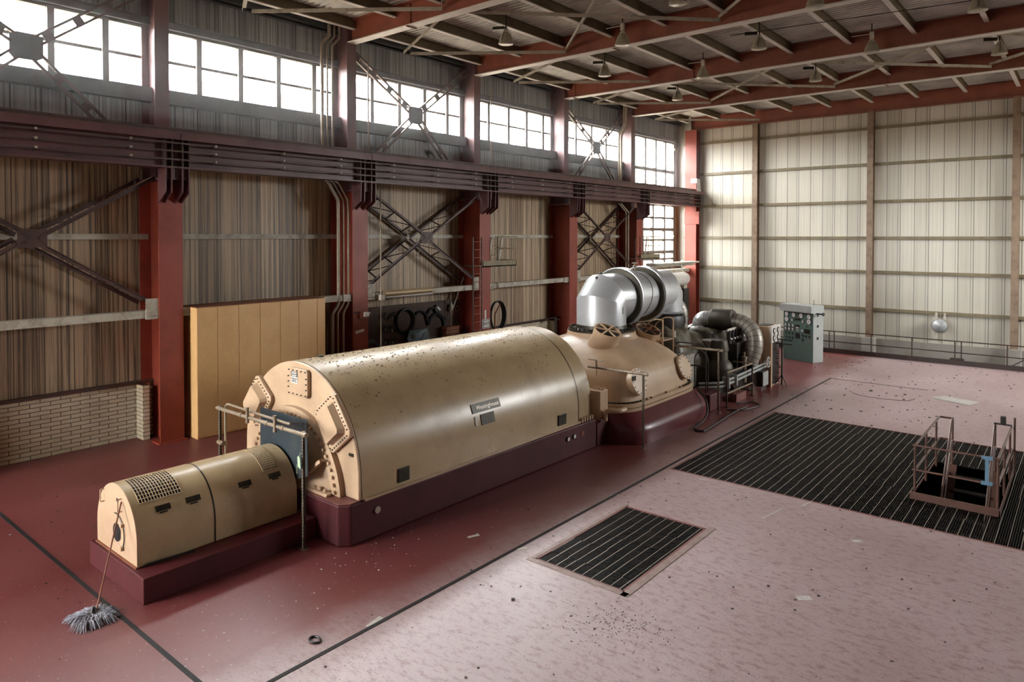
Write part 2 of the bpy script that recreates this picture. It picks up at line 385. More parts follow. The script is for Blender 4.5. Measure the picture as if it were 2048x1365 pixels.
# unseen opposite and rear walls; their glazed openings are added for more daylight
OP = (28.0, 37.0, 6.0, 9.6)
w = MB(); w.box(XR, XR+.12, YF, OP[0], -4, ZR+.3).box(XR, XR+.12, OP[1], YE, -4, ZR+.3).box(XR, XR+.12, OP[0], OP[1], -4, OP[2]).box(XR, XR+.12, OP[0], OP[1], OP[3], ZR+.3)
struct('wall_opposite', w, M['siding_end'], smooth=False)
w = MB(); w.box(XW, -18.5, YF-.12, YF, -4, ZR+.3).box(-12.5, XR, YF-.12, YF, -4, ZR+.3).box(-18.5, -12.5, YF-.12, YF, -4, 3).box(-18.5, -12.5, YF-.12, YF, 9, ZR+.3)
struct('wall_rear', w, M['siding_high'], smooth=False)
for i, (a, b) in enumerate(((OP, 'opp'), ((-18.5, -12.5, 3, 9), 'rear'))):  # added windows, unseen, sized for the daylight they let in
    fr = MB(); gl = MB()
    n = 8 if b == 'opp' else 4
    for k in range(n + 1):
        y = a[0] + (a[1]-a[0]) * k / n
        if b == 'opp': fr.box(XR-.02, XR+.1, y-.04, y+.04, a[2], a[3])
        else: fr.box(y-.04, y+.04, YF-.1, YF+.02, a[2], a[3])
    for k in range(5):
        z = a[2] + (a[3]-a[2]) * k / 4
        if b == 'opp': fr.box(XR-.02, XR+.1, a[0], a[1], z-.03, z+.03)
        else: fr.box(a[0], a[1], YF-.1, YF+.02, z-.03, z+.03)
    if b == 'opp': gl.box(XR+.05, XR+.058, a[0], a[1], a[2], a[3])
    else: gl.box(a[0], a[1], YF-.06, YF-.052, a[2], a[3])
    f = struct('window_%d' % (20 + i), fr, M['mullion'], smooth=False); struct('window_pane', gl, M['glass'], f, smooth=False)

# roof deck: ribs run across the hall
P0 = []; y = YF; pit = .2
prof = [(0, 0), (.07, 0), (.1, .045), (.17, .045)]
while y < YE:
    for dy, dz in prof: P0.append((y+dy, ZR+dz))
    y += pit
d = MB(); d.grid([[(XW, yy, zz) for yy, zz in P0], [(XR, yy, zz) for yy, zz in P0]]); d.box(XW-.1, XR+.1, YF-.1, YE+.1, ZR+.12, ZR+.3)
struct('ceiling', d, M['deck'], smooth=False)

# ribbon windows, one per bay
mull = [3.3, 4.56, 5.78, 6.97, 9.34, 10.56, 11.78, 13.03, 14.1, 15.34, 16.56, 17.78, 18.95, 20.15, 21.32, 22.58, 23.8, 24.98, 26.3, 27.57, 28.91, 30.24, 31.54]
edges = [YF] + COLY[:] ; edges = [-3.8, 2.1, 8.0, 13.9, 19.8, 25.7, 32.4]
for i in range(len(edges) - 1):
    a, b = edges[i], edges[i+1]; f = MB()
    if i == 0: a = YF
    f.box(XW-.1, XW+.04, a, b, ZS-.02, ZS+.05).box(XW-.1, XW+.04, a, b, ZH-.05, ZH+.02).box(XW-.07, XW-.03, a, b, 9.81, 9.89)
    f.box(XW-.1, XW+.02, a-.05, a+.05, ZS, ZH)
    for m in mull:
        if a < m < b: f.box(XW-.1, XW+.05, m-.075, m+.075, ZS, ZH)
    f.box(XW-.1, XW+.02, b-.05, b, ZS, ZH)
    o = struct('window_%d' % (i+1), f, M['mullion'], smooth=False)
    struct('window_pane', MB().box(XW-.055, XW-.047, a, b, ZS, ZH), M['glass'], o, smooth=False)
f = MB(); a, b = 32.4, YL
f.box(XW-.1, XW+.04, a, b, 7.93, 8.02).box(XW-.1, XW+.04, a, b, ZH-.05, ZH+.02).box(XW-.1, XW+.05, a, b, 8.85, 9.02)
for m in (32.45, 33.1, 34.29, 35.49, 36.63, YL-.05): f.box(XW-.1, XW+.05, m-.085, m+.085, 7.95, ZH)
o = struct('window_7', f, M['mullion'], smooth=False); struct('window_pane', MB().box(XW-.055, XW-.047, a, b, 7.95, ZH), M['glass'], o, smooth=False)
f = MB(); a, b = 33.95, YL
f.box(XW-.1, XW+.05, a, b, 3.4, 3.52).box(XW-.1, XW+.05, a, b, 6.93, 7.02)
for z, h in ((6.25, .05), (5.59, .085), (4.99, .05), (4.3, .085), (3.9, .05)): f.box(XW-.1, XW+.04, a, b, z-h, z+h)
for m in (34.0, 35.18, 36.54, YL-.05): f.box(XW-.1, XW+.05, m-.085, m+.085, 3.45, 7.0)
o = struct('window_8', f, M['mullion'], smooth=False); struct('window_pane', MB().box(XW-.055, XW-.047, a, b, 3.45, 7.0), M['glass'], o, smooth=False)

# sill and head channels, girts, eave strut
tn = [0]
def trim(mb, mat, **k):
    tn[0] += 1; return struct('trim_%d' % tn[0], mb, mat, smooth=False, **k)
trim(MB().box(XW, XW+.26, YF, 32.4, 9.0, 9.04).box(XW+.2, XW+.26, YF, 32.4, 8.68, 9.0).box(XW, XW+.2, YF, 32.4, 8.68, 8.72), M['grey_trim'])
trim(MB().box(XW, XW+.16, YF, 37.6, 10.68, 10.84).box(XW, XW+.2, YF, 37.6, 10.84, 10.87), M['grey_trim'])
trim(MB().box(XW, XW+.22, YF, YE, 11.72, 11.78).box(XW, XW+.05, YF, YE, 11.78, 12.05).box(XW+.17, XW+.22, YF, YE, 11.72, 11.84), M['grey_trim'])
for z in (5.2,):
    for a, b in ((YF, 2.0), (2.2, 7.9), (8.1, 13.8), (14.0, 19.7), (19.9, 25.6), (25.8, 31.5)):
        trim(MB().box(XW, XW+.12, a, b, z-.02, z+.06).box(XW+.1, XW+.14, a, b, z-.08, z+.02), M['channel'])
trim(MB().box(XW, XW+.1, 37.6, 38.1, 5.16, 5.24).box(XW, XW+.1, 37.6, 38.1, 10.2, 10.34), M['girt'])
# end wall posts and girts
EP = [-14.2, -8.47, -2.62, 3.2]
eg = [-18.6] + EP + [XR]
for z in (10.58, 8.8, 6.95, 5.15, 3.46, 1.6):
    for a, b in zip(eg[:-1], eg[1:]):
        trim(MB().box(a+.1, b-.1, YE-.1, YE, z-.03, z+.04).box(a+.1, b-.1, YE-.13, YE-.09, z-.1, z+.04), M['girt'])
M['post_paint'] = paint('end_post_paint', (158, 134, 110), .5, .35, (96, 62, 40), 3, 30)
for i, x in enumerate(EP[:3]):
    m = MB().box(x-.14, x+.14, YE-.44, YE-.41, .2, 11.4).box(x-.02, x+.02, YE-.41, YE-.12, .2, 11.4).box(x-.14, x+.14, YE-.12, YE-.09, .2, 11.4)
    for z in (10.5, 8.7, 6.9, 5.1, 3.4, 1.5): m.box(x-.1, x+.1, YE-.46, YE-.44, z-.08, z+.08)
    t_ = thing('steel_post', (x, YE-.3, -4), ['slim steel post standing on the end wall, first from the red corner column', 'slim steel post on the end wall between the teal panel and the round lamp',
        'slim steel post on the end wall past the round lamp'][i], 'post')
    m.build('shaft', M['post_paint'], t_, smooth=False); MB().box(x-.28, x+.28, YE-.6, YE-.05, -4, .2).build('plinth', M['concrete'], t_, smooth=False, bevel=.015)

# brick wainscot with short returns at the columns
b = MB().box(XW, XW+.12, YF, 33.1, 0, 1.4)
for y in COLY: b.box(XW, XW+.5, y-.42, y-.26, 0, 1.4).box(XW, XW+.5, y+.26, y+.42, 0, 1.4)
struct('wall_brick_base', b, M['brick'], smooth=False)
trim(MB().box(XW, XW+.2, YF, 33.1, 1.4, 1.47), M['brace_low'])

# columns
cname = {8.0: 'tall rust red steel column beside the yellow panelled enclosure', 13.9: 'rust red steel column with the small switch box and white strip', 19.8: 'rust red steel column carrying the EXIT sign and caged ladder',
         25.7: 'rust red steel column behind the silver crossover pipe elbow', 31.6: 'rust red steel column where the tall corner windows begin'}
def column(y):
    t_ = thing('steel_column', (-18.35, y, 0), cname.get(y, 'rust red steel column outside the view'), 'column')
    h = .3
    MB().box(-17.83, -17.8, y-h, y+h, 0, 6.6).box(-18.9, -17.83, y-.02, y+.02, 0, 6.6).box(-18.93, -18.9, y-h, y+h, 0, 6.6).build('lower_shaft', M['column_red'], t_, smooth=False, bevel=.004)
    MB().box(-18.22, -18.2, y-.18, y+.18, 6.6, 12.0).box(-18.95, -18.22, y-.012, y+.012, 6.6, 12.0).box(-18.98, -18.95, y-.18, y+.18, 6.6, 12.0).build('upper_shaft', M['maroon_steel'], t_, smooth=False)
    MB().box(-18.95, -17.5, y-.31, y+.31, 6.6, 6.66).build('bearing_plate', M['maroon_steel'], t_, smooth=False)
    MB().box(-18.2, -17.75, y-h-.05, y+h+.05, 0, .04).build('base_plate', M['column_red'], t_, smooth=False)
    for dy in (-.29, -.15, .12, .28):
        MB().prism([(-17.8, y+dy-.012, 6.02), (-17.38, y+dy-.012, 6.28), (-17.36, y+dy-.012, 6.87), (-17.8, y+dy-.012, 6.87)], (0, .024, 0)).build('bracket_plate', M['maroon_steel'], t_, smooth=False)
    return t_
def unseen(o):
    for k in ('label', 'category', 'group'):
        if k in o: del o[k]
    o['kind'] = 'structure'
for y in COLY:
    c_ = column(y)
    if y < 5: unseen(c_)
# corner column
t_ = thing('steel_column', (-17.8, 37.85, -4), 'rust red corner column where window wall meets end wall', 'column')
MB().box(-18.2, -17.5, 37.55, 37.58, -4, 11.3).box(-17.95, -17.91, 37.58, 38.0, -4, 11.3).box(-18.2, -17.5, 38.0, 38.03, -4, 11.3).build('lower_shaft', M['column_red'], t_, smooth=False)
MB().box(-18.2, -17.3, 37.5, 37.53, 5.9, 6.62).build('bracket_plate', M['column_red'], t_, smooth=False)

# roof beams
bl = {13.9: 'deep rust red roof beam resting on the column with the switch box', 19.8: 'deep rust red roof beam resting on the EXIT sign column', 25.7: 'deep rust red roof beam above the crossover pipe column',
      31.6: 'deep rust red roof beam above the start of the corner windows', 37.85: 'rust red roof beam running along the end wall', 8.0: 'deep red roof beam above the yellow enclosure column', 2.1: 'deep red roof beam above the camera side of the hall'}
for y in BEAMY:
    t_ = thing('roof_beam', (-18.2, y, 11.33), bl[y], 'beam')
    x0 = -18.2 if y < 37 else -17.9
    MB().box(x0, XR, y-.012, y+.012, 11.36, 12.0).box(x0, XR, y-.16, y+.16, 12.0, 12.03).build('web', M['rust_red'], t_, smooth=False)
    MB().box(x0, XR, y-.16, y+.16, 11.33, 11.36).build('bottom_flange', M['pale_paint_and_sheen'] if y < 37 else M['rust_red'], t_, smooth=False)  # bright underside is painted on as a pale colour
    MB().box(x0, x0+.02, y-.16, y+.16, 11.36, 12.0).build('end_plate', M['maroon_steel'], t_, smooth=False)
    if y < 9: unseen(t_)
# purlins between beams
bay_words = ['over the camera side bay', 'in the bay over the yellow enclosure', 'in the bay over the tool board', 'in the bay between the EXIT column and the pipe column', 'in the bay before the corner windows', 'in the bay against the end wall']
bay_short = ['camera side bay', 'over the yellow enclosure', 'over the tool board', 'over the EXIT column bay', 'before the corner windows', 'against the end wall']
PX = [-18.0 + 1.93 * k for k in range(0, 14)]
for bi in range(len(BEAMY) - 1):
    y0, y1 = BEAMY[bi] + .02, BEAMY[bi+1] - .02
    if bi == 5: y1 = 37.55
    if bi == 0: continue
    n = 0
    for k, x in enumerate(PX):
        if x > XR - .5: continue
        if not in_view([(x, y0 + (y1-y0) * j / 6, 11.75) for j in range(7)], 150): continue
        t_ = thing('roof_purlin', (x, y0, 11.72), 'olive roof purlin, %s from the window wall, %s' % (ORD[k], bay_short[bi]), 'roof purlin', 'roof purlins under the deck')
        MB().box(x-.008, x+.008, y0, y1, 11.745, 12.03).box(x-.07, x+.07, y0, y1, 12.03, 12.05).build('web', M['purlin'], t_, smooth=False)
        MB().box(x-.07, x+.07, y0, y1, 11.72, 11.745).build('bottom_flange', M['pale_paint_and_sheen'], t_, smooth=False)
        n += 1
# horizontal roof bracing angles
NX = [-13.9, -8.45, -3.0, 2.45]
zb = 11.5
def angle(name, p, q, mat, label, cat, w=.09, grp=None, up=(0, 0, 1)):
    m = MB().bar(p, q, w, .012, up, oj=w/2).bar(p, q, .012, w, up, oi=w/2)
    o = m.build(name, mat, None, smooth=False); return tag(o, label, cat, grp)
for bi in range(1, 6):
    y0, y1 = BEAMY[bi] + .15, BEAMY[bi+1] - .15; ym = (BEAMY[bi] + BEAMY[bi+1]) / 2 - .35
    L = [((-18.2, ym-.1, zb), (-13.95, y1, zb), 'from window wall toward end wall'), ((-18.2, ym-.35, zb), (-14.0, y0, zb), 'from window wall back toward the camera')]
    for a in (range(3) if bi in (1, 2, 4) else ()):
        L.append(((NX[a], y0, zb), (NX[a+1], y1, zb), 'of %s crossing pair, lower bar' % ORD[a])); L.append(((NX[a], y1, zb+.1), (NX[a+1], y0, zb+.1), 'of %s crossing pair, upper bar' % ORD[a]))
    for p, q, wd in L:
        if not in_view([Vector(p).lerp(Vector(q), j / 8) for j in range(9)], 60): continue
        angle('roof_brace', p, q, M['channel'], 'roof brace %s, %s' % (wd, bay_short[bi]), 'roof brace', .1, 'flat roof braces')

# crane runway girders, one per bay, with rail, insulators and bars
gl_ = ['from the frame edge to the yellow enclosure column', 'over the yellow enclosure', 'above the tool board', 'between the EXIT column and the pipe column', 'above the second lattice cross', 'ending at the red corner column']
GY = [2.1, 8.0, 13.9, 19.8, 25.7, 31.6, 38.0]
def girder(i, y0, y1, lab):
    t_ = thing('crane_girder', (-17.6, y0, 6.66), lab, 'crane girder', 'crane runway girders')
    a, b = y0+.01, y1-.01
    MB().box(-17.98, -17.2, a, b, 7.72, 7.75).box(-17.22, -17.2, a, b, 7.56, 7.72).box(-17.98, -17.96, a, b, 7.56, 7.72).build('top_flange', M['maroon_steel'], t_, smooth=False)
    MB().box(-17.62, -17.58, a, b, 6.92, 7.72).build('web', M['maroon_steel'], t_, smooth=False)
    MB().box(-17.82, -17.36, a, b, 6.88, 6.92).build('bottom_flange', M['maroon_steel'], t_, smooth=False)
    MB().box(-17.66, -17.52, a, b, 7.75, 7.78).box(-17.61, -17.57, a, b, 7.78, 7.86).box(-17.63, -17.55, a, b, 7.86, 7.9).build('crane_rail', M['brace_steel'], t_, smooth=False)
    for dy in (.12, .28): 
        MB().box(-17.58, -17.38, a+dy-.01, a+dy+.01, 6.92, 7.72).build('stiffener', M['brace_steel'], t_, smooth=False)
        MB().box(-17.58, -17.38, b-dy-.01, b-dy+.01, 6.92, 7.72).build('stiffener', M['brace_steel'], t_, smooth=False)
    for p_, q_ in ((y0+.01, y0+.27), (y1-.28, y1-.01)):
        if p_ < 37: MB().box(-17.75, -17.5, p_, q_, 6.66, 6.88).build('bearing_block', M['maroon_steel'], t_, smooth=False)
    for z in (7.49, 7.29, 7.09):
        MB().box(-17.27, -17.21, a, b, z-.006, z+.006).box(-17.245, -17.235, a, b, z-.03, z+.006).build('conductor_bar', M['brace_steel'], t_, smooth=False)
        for yy in (y0+.95, y0+2.9, y0+4.8):
            if yy > y1: continue
            MB().box(-17.58, -17.3, yy-.015, yy+.015, z-.02, z+.02).build('insulator_arm', M['black_steel'], t_, smooth=False)
            MB().cyl((-17.33, yy-.05, z), (-17.2, yy-.05, z), .028, 10).build('insulator', M['lamp_box'], t_)
    return t_
for i in range(len(GY) - 1): girder(i, GY[i], GY[i+1], 'maroon crane girder with conductor bars ' + gl_[i])
unseen(girder(9, -3.8, 2.1, 'maroon crane girder'))
# end stop on the runway
t_ = thing('crane_stop', (-17.5, 37.9, 7.75), 'cream crane buffer stop at the far end of the runway rail', 'crane stop')
MB().prism([(-17.75, 37.6, 7.75), (-17.75, 38.1, 7.75), (-17.75, 37.9, 8.5), (-17.75, 37.6, 8.5)], (.3, 0, 0)).build('body', M['pale_paint_and_sheen'], t_, smooth=False)
MB().box(-17.78, -17.42, 37.45, 37.7, 8.25, 8.5).build('buffer', M['pale_paint_and_sheen'], t_, smooth=False)

# horizontal channels at 3.3 m with gussets
chl = {(2.1, 8.0): 'running to the column beside the yellow enclosure', (8.0, 13.9): 'above the yellow enclosure', (13.9, 19.8): 'above the tool board', (19.8, 25.7): 'past the EXIT column', (25.7, 31.6): 'behind the silver crossover pipe', (31.6, 37.7): 'under the corner window'}
for (a, b_), wd in chl.items():
    t_ = thing('wall_channel', (-17.98, a, 3.2), 'chipped white horizontal channel ' + wd, 'channel beam', 'white channels between the columns')
    a2, b2 = a+.03, b_-.03
    MB().box(-17.92, -17.9, a2, b2, 3.18, 3.36).box(-18.2, -17.92, a2, b2, 3.33, 3.36).box(-18.2, -17.92, a2, b2, 3.18, 3.2).build('channel_web', M['channel'], t_, smooth=False)
    for yy, s in ((a, 1), (b_, -1)):
        g = MB().box(-17.88, -17.86, yy+s*.3 if s > 0 else yy-.6, yy+.6 if s > 0 else yy-.3, 3.16, 3.38)
        for q in range(4): g.hexbolt((-17.86, yy+s*(.36+.06*q), 3.24), (1, 0, 0), .016, .02)
        g.build('end_plate', M['wood'] if False else M['channel'], t_, smooth=False)

# vertical X bracing in three bays
def gusset(m, x, y, z, w, h, t=.02): m.box(x, x+t, y-w, y+w, z-h, z+h)
def upper_cross(y0, y1, lab):
    t_ = thing('upper_cross_brace', (-18.6, (y0+y1)/2, 7.9), lab, 'cross brace', 'upper cross braces')
    X = -18.6; yc = (y0+y1)/2 + .13; zc = 9.5
    ends = [((X, y0+.2, 11.25), 1), ((X, y1-.2, 11.5), 1), ((X, y0+.2, 6.95), 1), ((X, y1-.2, 6.95), 1)]
    for (p, _) in ends:
        c = Vector((X, yc, zc)); P_ = Vector(p); d = (c - P_); L = d.length; d.normalize(); q = c - d * .28
        n = Vector((0, -d.z, d.y)); m = MB()
        for s in (-.1, .1): m.bar(P_ + n*s, q + n*s, .06, .07, (1, 0, 0))
        k = .25
        while k < L - .35:
            a = P_ + d * k; m.bar(a, a + d * .22, .2, .012, (1, 0, 0), oj=.02); k += .8
        m.build('diagonal', M['brace_steel'], t_, smooth=False)
    MB().prism([(X, yc-.33, zc-.22), (X, yc-.2, zc-.3), (X, yc+.2, zc-.3), (X, yc+.33, zc-.22), (X, yc+.33, zc+.22), (X, yc+.2, zc+.3), (X, yc-.2, zc+.3), (X, yc-.33, zc+.22)], (.03, 0, 0)).build('centre_gusset', M['grey_trim'], t_, smooth=False)
upper_cross(2.1, 8.0, 'upper steel cross brace over the ribbon window, cut by the frame edge')
upper_cross(13.9, 19.8, 'upper steel cross brace over the ribbon window above the tool board')
upper_cross(25.7, 31.6, 'upper steel cross brace over the ribbon window before the corner column')
def lower_cross(y0, y1, lab):
    t_ = thing('lattice_cross_brace', (-18.4, (y0+y1)/2, 3.3), lab, 'cross brace', 'lattice cross braces')
    yc = (y0+y1)/2; zc = 5.15
    for (y, z) in ((y0+.3, 6.72), (y1-.3, 6.72), (y0+.3, 3.5), (y1-.3, 3.5)):
        A = Vector((-17.92, y, z)); C_ = Vector((-17.92, yc, zc)); d = (C_ - A); L = d.length; d.normalize(); m = MB()
        off = Vector((-.92, 0, 0)); n = Vector((0, -d.z, d.y))
        for o_ in (Vector((0,0,0)), off):
            m.bar(A + o_ + d*.05, C_ + o_ - d * .1, .012, .1, (1, 0, 0)).bar(A + o_ + d*.05 + n*.05, C_ + o_ - d*.1 + n*.05, .08, .012, (1, 0, 0))
        m.build('diagonal_chords', M['brace_low'], t_, smooth=False)
        k = .15; s = 0; lc = MB()
        while k < L - .5:
            p, q = A + d * k, A + d * (k + .42)
            (p, q) = (p, q + off) if s else (p + off, q)
            lc.bar(p, q, .05, .01, n); k += .42; s ^= 1
        lc.build('lacing_lattice', M['brace_low'], t_, smooth=False)
    g = MB().box(-17.9, -17.88, yc-.28, yc+.28, zc-.2, zc+.2)
    for i in range(4):
        for s in (-1, 1): g.hexbolt((-17.88, yc+s*(.1+.04*i), zc+.04*i), (1, 0, 0), .014, .015).hexbolt((-17.88, yc+s*(.1+.04*i), zc-.04*i), (1, 0, 0), .014, .015)
    g.build('centre_gusset', M['brace_low'], t_, smooth=False)
    for y, s in ((y0, 1), (y1, -1)):
        ya, yb = sorted((y+s*.3, y+s*.6))
        g = MB().prism([(-17.86, ya, 3.15), (-17.86, yb, 3.15), (-17.86, yb, 3.66), (-17.86, ya, 3.66)], (.02, 0, 0))
        for i in range(3): g.hexbolt((-17.84, y+s*(.38+.05*i), 3.52+.04*i*s), (1, 0, 0), .022, .02)
        for i in range(5): g.hexbolt((-17.84, y+s*(.34+.055*i), 3.23), (1, 0, 0), .018, .02)
        g.build('corner_gusset', M['channel'], t_, smooth=False)
lower_cross(2.1, 8.0, 'brown lattice cross brace under the crane girder, cut by the frame edge')
lower_cross(13.9, 19.8, 'brown lattice cross brace under the crane girder above the tool board')
lower_cross(25.7, 31.6, 'brown lattice cross brace partly behind the silver crossover pipe')

# floor joints
trim(MB().box(-7.34, -7.28, YF, LG[3]+6.3, .0, .006), M['joint'])
trim(MB().box(-18.6, -7.34, 3.81, 3.87, .0, .006), M['joint'])
trim(MB().box(-7.27, -4.2, 26.98, 27.02, .0, .006), M['joint'])
# ------------------------------------------------------------------ generator
GX = -11.27
def arch_pts(cx, y, hw, zc, z0, n=28):
    """upside-down U outline in the plane y: from one foot over the top to the other"""
    pts = [(cx+hw, y, z0)]
    for i in range(n + 1):
        a = PI * i / n; pts.append((cx + hw*math.cos(a), y, zc + hw*math.sin(a)))
    pts.append((cx-hw, y, z0)); return pts
def arch_shell(m, cx, hw, zc, z0, ys, n=28, t=0):
    rows = [arch_pts(cx, y, hw + (g if isinstance(g, float) else 0), zc, z0, n) for y, g in ys]
    m.grid(rows)
gen = thing('generator', (GX, 11, 0), 'big cream barrel-roofed generator casing on a dark red pedestal', 'generator')
MB().prism([(-13.15,7.02,0), (-9.62,7.02,0), (-9.47,7.17,0), (-9.35,14.5,0), (-13.15,14.5,0)], (0,0,.70)).build('pedestal', M['maroon'], gen, bevel=.03, smooth=False)
for a in ((-9.5, -9.42), (-13.1, -13.0)): MB().box(a[0], a[1], 7.45, 14.05, .70, .74).build('base_rail', M['cream'], gen, smooth=False)
MB().prism([(-13.13,7.04,.70), (-9.64,7.04,.70), (-9.49,7.19,.70), (-9.49,7.4,.70), (-13.13,7.4,.70)], (0,0,.02)).build('pedestal_top', M['maroon_top'], gen, smooth=False)
m = MB(); arch_shell(m, GX, 1.8, 1.08, .72, [(7.4, 0.0), (13.9, 0.0)], 40); m.build('shell', M['cream_shell'], gen, angle=20)
# dark seams where the sheets meet
m = MB(); arch_shell(m, GX, 1.8, 1.08, .74, [(13.88, .006), (13.9, .006)], 40); m.build('shell_seam', M['plate_dark'], gen)
m = MB(); arch_shell(m, GX, 1.74, 1.08, .74, [(13.9, 0.0), (14.5, 0.0)], 40); m.prism(arch_pts(GX, 14.5, 1.74, 1.08, .74, 30), (0, .02, 0)); m.build('rear_shell', M['cream_shell'], gen, angle=20)
for k in range(5): MB().box(-9.46, -9.4, 13.95+.11*k, 14.0+.11*k, .7, .8).build('shim_block', M['cream'], gen, smooth=False)
# end plate
m = MB().prism(arch_pts(GX, 7.34, 1.8, 1.08, .72, 40), (0, .06, 0)); ep = m.build('end_plate', M['cream'], gen, bevel=.02, angle=25)
def ring_xz(c, r0, r1, a0, a1, n=40):
    o = [(c[0]+r1*math.cos(R(a0+(a1-a0)*i/n)), c[1], c[2]+r1*math.sin(R(a0+(a1-a0)*i/n))) for i in range(n+1)]
    i_ = [(c[0]+r0*math.cos(R(a0+(a1-a0)*i/n)), c[1], c[2]+r0*math.sin(R(a0+(a1-a0)*i/n))) for i in range(n+1)]
    return o, i_
def ring_plate(m, c, r0, r1, a0, a1, th, n=40):
    o, i_ = ring_xz(c, r0, r1, a0, a1, n); v = Vector((0, th, 0)); b = []
    vs = []
    for k in range(n+1): vs += [Vector(o[k]), Vector(i_[k]), Vector(o[k])+v, Vector(i_[k])+v]
    fs = []
    for k in range(n):
        a = 4*k; e = a+4; fs += [(a,e,e+1,a+1), (a+2,a+3,e+3,e+2), (a,a+2,e+2,e), (a+1,e+1,e+3,a+3)]
    fs += [(0,1,3,2), (4*n,4*n+2,4*n+3,4*n+1)]
    m.add(vs, fs)
rc = (-11.3, 7.24, .60)
m = MB(); ring_plate(m, rc, 1.18, 1.46, 4, 176, .1, 48); rg = m.build('bearing_ring', M['cream'], gen, angle=25)
bolts('bolt', M['cream'], rg, [(rc[0]+1.33*math.cos(R(8+164*k/30)), 7.24, rc[2]+1.33*math.sin(R(8+164*k/30))) for k in range(31)], (0, -1, 0), .032, .05, 8)
# domed bearing bracket inside the ring
m = MB(); m.lathe((rc[0], 7.26, rc[2]), (0, -1, 0), [(1.2, 0), (1.12, .03), (.7, .16), (.42, .2), (.4, .26)], 40)
m.v = [(x, y, max(z, .71)) for x, y, z in m.v]; m.build('bearing_bracket', M['cream'], gen, angle=25)
m = MB().bar((-10.2, 7.12, 1.32), (-10.55, 7.1, 1.05), .06, .1, (0, 1, 0)); m.build('bracket_arm', M['cream'], gen, smooth=False)
# flat foot plate with bolts
m = MB().box(-10.75, -10.02, 7.08, 7.22, .72, .77)
for x in (-10.65, -10.45, -10.3, -10.15): m.cyl((x, 7.15, .77), (x, 7.15, .83), .035, 10)
m.build('foot_plate', M['cream'], gen, bevel=.01)
def rrect(x0, x1, z0, z1, y, r, n=5):
    pts = []
    for cx, cz, a in ((x1-r, z1-r, 0), (x0+r, z1-r, 90), (x0+r, z0+r, 180), (x1-r, z0+r, 270)):
        for i in range(n+1): t_ = R(a + 90*i/n); pts.append((cx+r*math.cos(t_), y, cz+r*math.sin(t_)))
    return pts
m = MB().prism(rrect(-11.45, -10.83, 2.27, 2.78, 7.26, .07), (0, .08, 0)); h = m.build('access_hatch', M['cream'], gen, bevel=.012, angle=25)
m = MB()
for i in range(5):
    m.cyl((-11.40+.13*i, 7.262, 2.74), (-11.40+.13*i, 7.24, 2.74), .012, 8).cyl((-11.40+.13*i, 7.262, 2.31), (-11.40+.13*i, 7.24, 2.31), .012, 8)
for i in range(3): m.cyl((-11.42, 7.262, 2.42+.1*i), (-11.42, 7.24, 2.42+.1*i), .012, 8).cyl((-10.86, 7.262, 2.42+.1*i), (-10.86, 7.24, 2.42+.1*i), .012, 8)
m.build('hatch_screws', M['black_steel'], h)
st = MB().box(-11.33, -11.12, 7.252, 7.258, 2.50, 2.72).build('warning_label', M['white'], gen, smooth=False)
MB().box(-11.325, -11.125, 7.248, 7.252, 2.625, 2.715).build('danger_band', M['ink'], st, smooth=False)
MB().prism(rrect(-11.305, -11.145, 2.635, 2.705, 7.244, .02), (0, .004, 0)).build('danger_oval', M['white'], st, smooth=False)
text('danger_text', 'DANGER', M['ink'], st, (-11.225, 7.243, 2.668), (R(90), 0, 0), .042, .001)
text('notice_text', 'CONFINED SPACE\nENTRY BY\nPERMIT ONLY', M['ink'], st, (-11.225, 7.25, 2.56), (R(90), 0, 0), .026, .001)
# two bolted cooler covers
CV = [(-10.12, 2.48), (-10.03, 2.46), (-9.60, 1.92), (-9.60, 1.80), (-10.06, 1.44), (-10.14, 1.45), (-10.58, 2.05), (-10.56, 2.14)]
for s, nm in ((1, 0), (-1, 1)):
    f = lambda x: x if s > 0 else 2*(-11.3) - x
    pts = [(f(x), 7.25, z) for x, z in CV]; c = Vector((sum(p[0] for p in pts)/8, 7.25, sum(p[2] for p in pts)/8))
    cv = MB().prism(pts if s < 0 else pts[::-1], (0, .09, 0)).build('cooler_cover', M['cream'], gen, bevel=.02, angle=25)
    ins = [c + (Vector(p) - c) * .74 for p in pts]
    ins2 = [c + (Vector(p) - c) * .62 + Vector((0, -.12, 0)) for p in pts]
    n = 8; m = MB().add(ins + ins2, [tuple(range(8, 16))] + [(i, (i+1) % n, n+(i+1) % n, n+i) for i in range(n)]); m.build('raised_panel', M['cream'], cv, angle=25)
    P_ = [c + (Vector(p) - c) * .88 for p in pts]; Q = []
    for i in range(n):
        a, b = P_[i], P_[(i+1) % n]; k = max(1, int((b-a).length / .07)); Q += [a.lerp(b, j / k) for j in range(k)]
    bolts('bolt', M['black_steel'], cv, Q, (0, -1, 0), .012, .02)
MB().box(-9.72, -9.6, 7.325, 7.335, 1.45, 1.5).build('small_plate', M['plate_dark'], gen, smooth=False)
